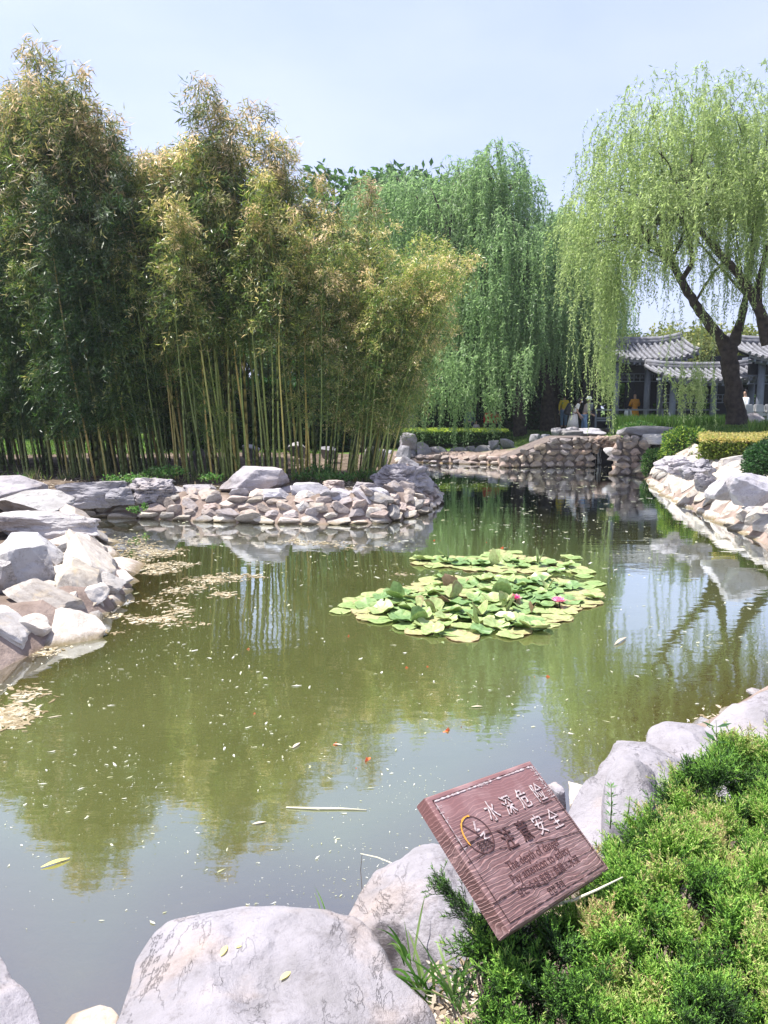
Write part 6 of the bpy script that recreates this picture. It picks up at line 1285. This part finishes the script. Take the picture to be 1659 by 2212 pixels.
    if not hairless:
        Vh = ICO[3][0].copy(); Fh = ICO[3][1]; k = Vh @ np.array([0, -.9, -.45]); keep = k < .25; Fh = Fh[keep[Fh].all(1)]; mk('hair', (Vh * np.array([.092, .105, .115])) @ np.array([[1, 0, 0], [0, cb, sb], [0, -sb, cb]]) + hx + upv * .012, Fh, M[haircol], e, True)
        if long_hair: V2, F2 = tube([hx + upv * .06 - fwd * .04, hx - upv * .05 - fwd * .07, hx - upv * .2 - fwd * .06, hx + np.array([0, -.03, -.36])], [.07, .10, .09, .04], 10); mk('hair_lock', V2, F2, M[haircol], e, True)
    if hat: V2, F2 = tube([hx - upv * .0, hx + upv * .035, hx + upv * .05, hx + upv * .12, hx + upv * .14], [.165, .13, .112, .10, .06], 18); mk('hat', V2, F2, plain('hat_cloth', hat, .85, tuple(c * .9 for c in hat)), e, True)
    return e
def stand(u, vfoot, Yd): p_ = aty(u, vfoot, Yd); return tuple(p_)
P1 = stand(1238, 938, 34.3); P1 = (P1[0], P1[1], vz(939, 34.3))
person('woman in a cream shirt and pale skirt bending forward over the bridge', P1, rad(75), 1.66, (.82, .80, .76), (.74, .70, .69), bend=.42, long_hair=True, arms='lean', sleeve=.3, dress=True, mask=True)
bp = empty('backpack', (P1[0] - .22, P1[1] - .02, P1[2] + 1.12)); tag(bp, 'large black backpack on the back of the bending woman', 'backpack'); V, F = rock_unit(3, 3, boxy=.6, facets=0, rough=.02, fine=0); bp.rotation_euler = (0, .45, 0); mk('bag', V * np.array([.17, .2, .29]), F, M['dark'], bp, True); V, F = tube([[.12, -.13, .2], [.3, -.13, .15], [.34, -.13, -.05], [.14, -.13, -.2]], .018, 6); mk('strap', V, F, M['dark'], bp, True)
person('woman in blue jeans and a pale bucket hat looking down on the bridge', (aty(1262, 900, 34.5)[0], 34.5, vz(941, 34.5)), rad(80), 1.70, (.33, .30, .28), (.20, .32, .52), bend=.22, long_hair=True, arms='hold', hat=(.78, .80, .72), mask=True)
person('person in a yellow shirt and jeans behind the backpack', (aty(1218, 900, 37.5)[0], 37.5, vz(925, 37.5)), rad(170), 1.6, (.72, .52, .05), (.14, .22, .34), arms='down')
person('person in dark clothes with a grey bag-coloured coat behind the hat woman', (aty(1272, 900, 36.5)[0], 36.5, vz(930, 36.5)), rad(200), 1.55, (.35, .37, .42), (.06, .07, .1), arms='hold')
person('man in a blue-grey pullover standing behind the far hedge', (aty(1015, 900, 38.0)[0], 38.0, vz(955, 38)), rad(10), 1.76, (.14, .20, .25), (.03, .04, .07), arms='down')
person('person in a red jacket seen from behind, left of the pair in red', (aty(1057, 900, 38.0)[0], 38.0, vz(955, 38)), rad(170), 1.70, (.62, .035, .035), (.03, .03, .04), arms='down')
person('person in an orange-red jacket, right of the pair in red', (aty(1071, 900, 38.6)[0], 38.6, vz(955, 38.6)), rad(150), 1.66, (.72, .10, .06), (.03, .03, .04), arms='fold')
person('man in a beige t-shirt with dark glasses behind the hedge', (aty(886, 900, 38.0)[0], 38.0, vz(956, 38)), rad(5), 1.62, (.50, .46, .42), (.25, .2, .18), arms='down', sleeve=.3)
person('person with folded arms in a light blue top at the left end of the hedge', (aty(851, 900, 38.2)[0], 38.2, vz(957, 38.2)), rad(20), 1.66, (.42, .52, .66), (.04, .05, .07), arms='fold')
person('small child in pale clothes half hidden beside the man in blue-grey', (aty(1029, 900, 37.8)[0], 37.8, vz(958, 37.8)), rad(-20), 1.1, (.6, .5, .5), (.1, .1, .12), arms='down')
person('monk in an orange robe standing inside the pavilion', (aty(1371, 880, 36.4)[0], 36.4, 1.28), rad(190), 1.66, (.72, .32, .04), (.72, .32, .04), dress=True, hairless=True, arms='fold')
person('child in white beside the orange-robed monk', (aty(1357, 880, 35.6)[0], 35.6, 1.2), rad(150), 1.15, (.8, .82, .86), (.7, .74, .8), arms='hold')
person('person in a white shirt behind the willow trunk, by the balustrade', (aty(1609, 880, 31.2)[0], 31.2, 1.28), rad(-80), 1.68, (.8, .83, .88), (.2, .2, .25), arms='hold')
# pale air over the whole park
V, F = box(-950, 950, -320, 1250, -3, 40)
m, nt, out = newmat('haze'); p = nt.nodes.new('ShaderNodeVolumePrincipled'); p.inputs['Color'].default_value = (.86, .91, 1, 1); p.inputs['Density'].default_value = .0005; p.inputs['Anisotropy'].default_value = .3; nt.links.new(p.outputs[0], out.inputs['Volume'])
tag(mk('haze', V, F, m), kind='stuff')
print('objects', len(bpy.data.objects))
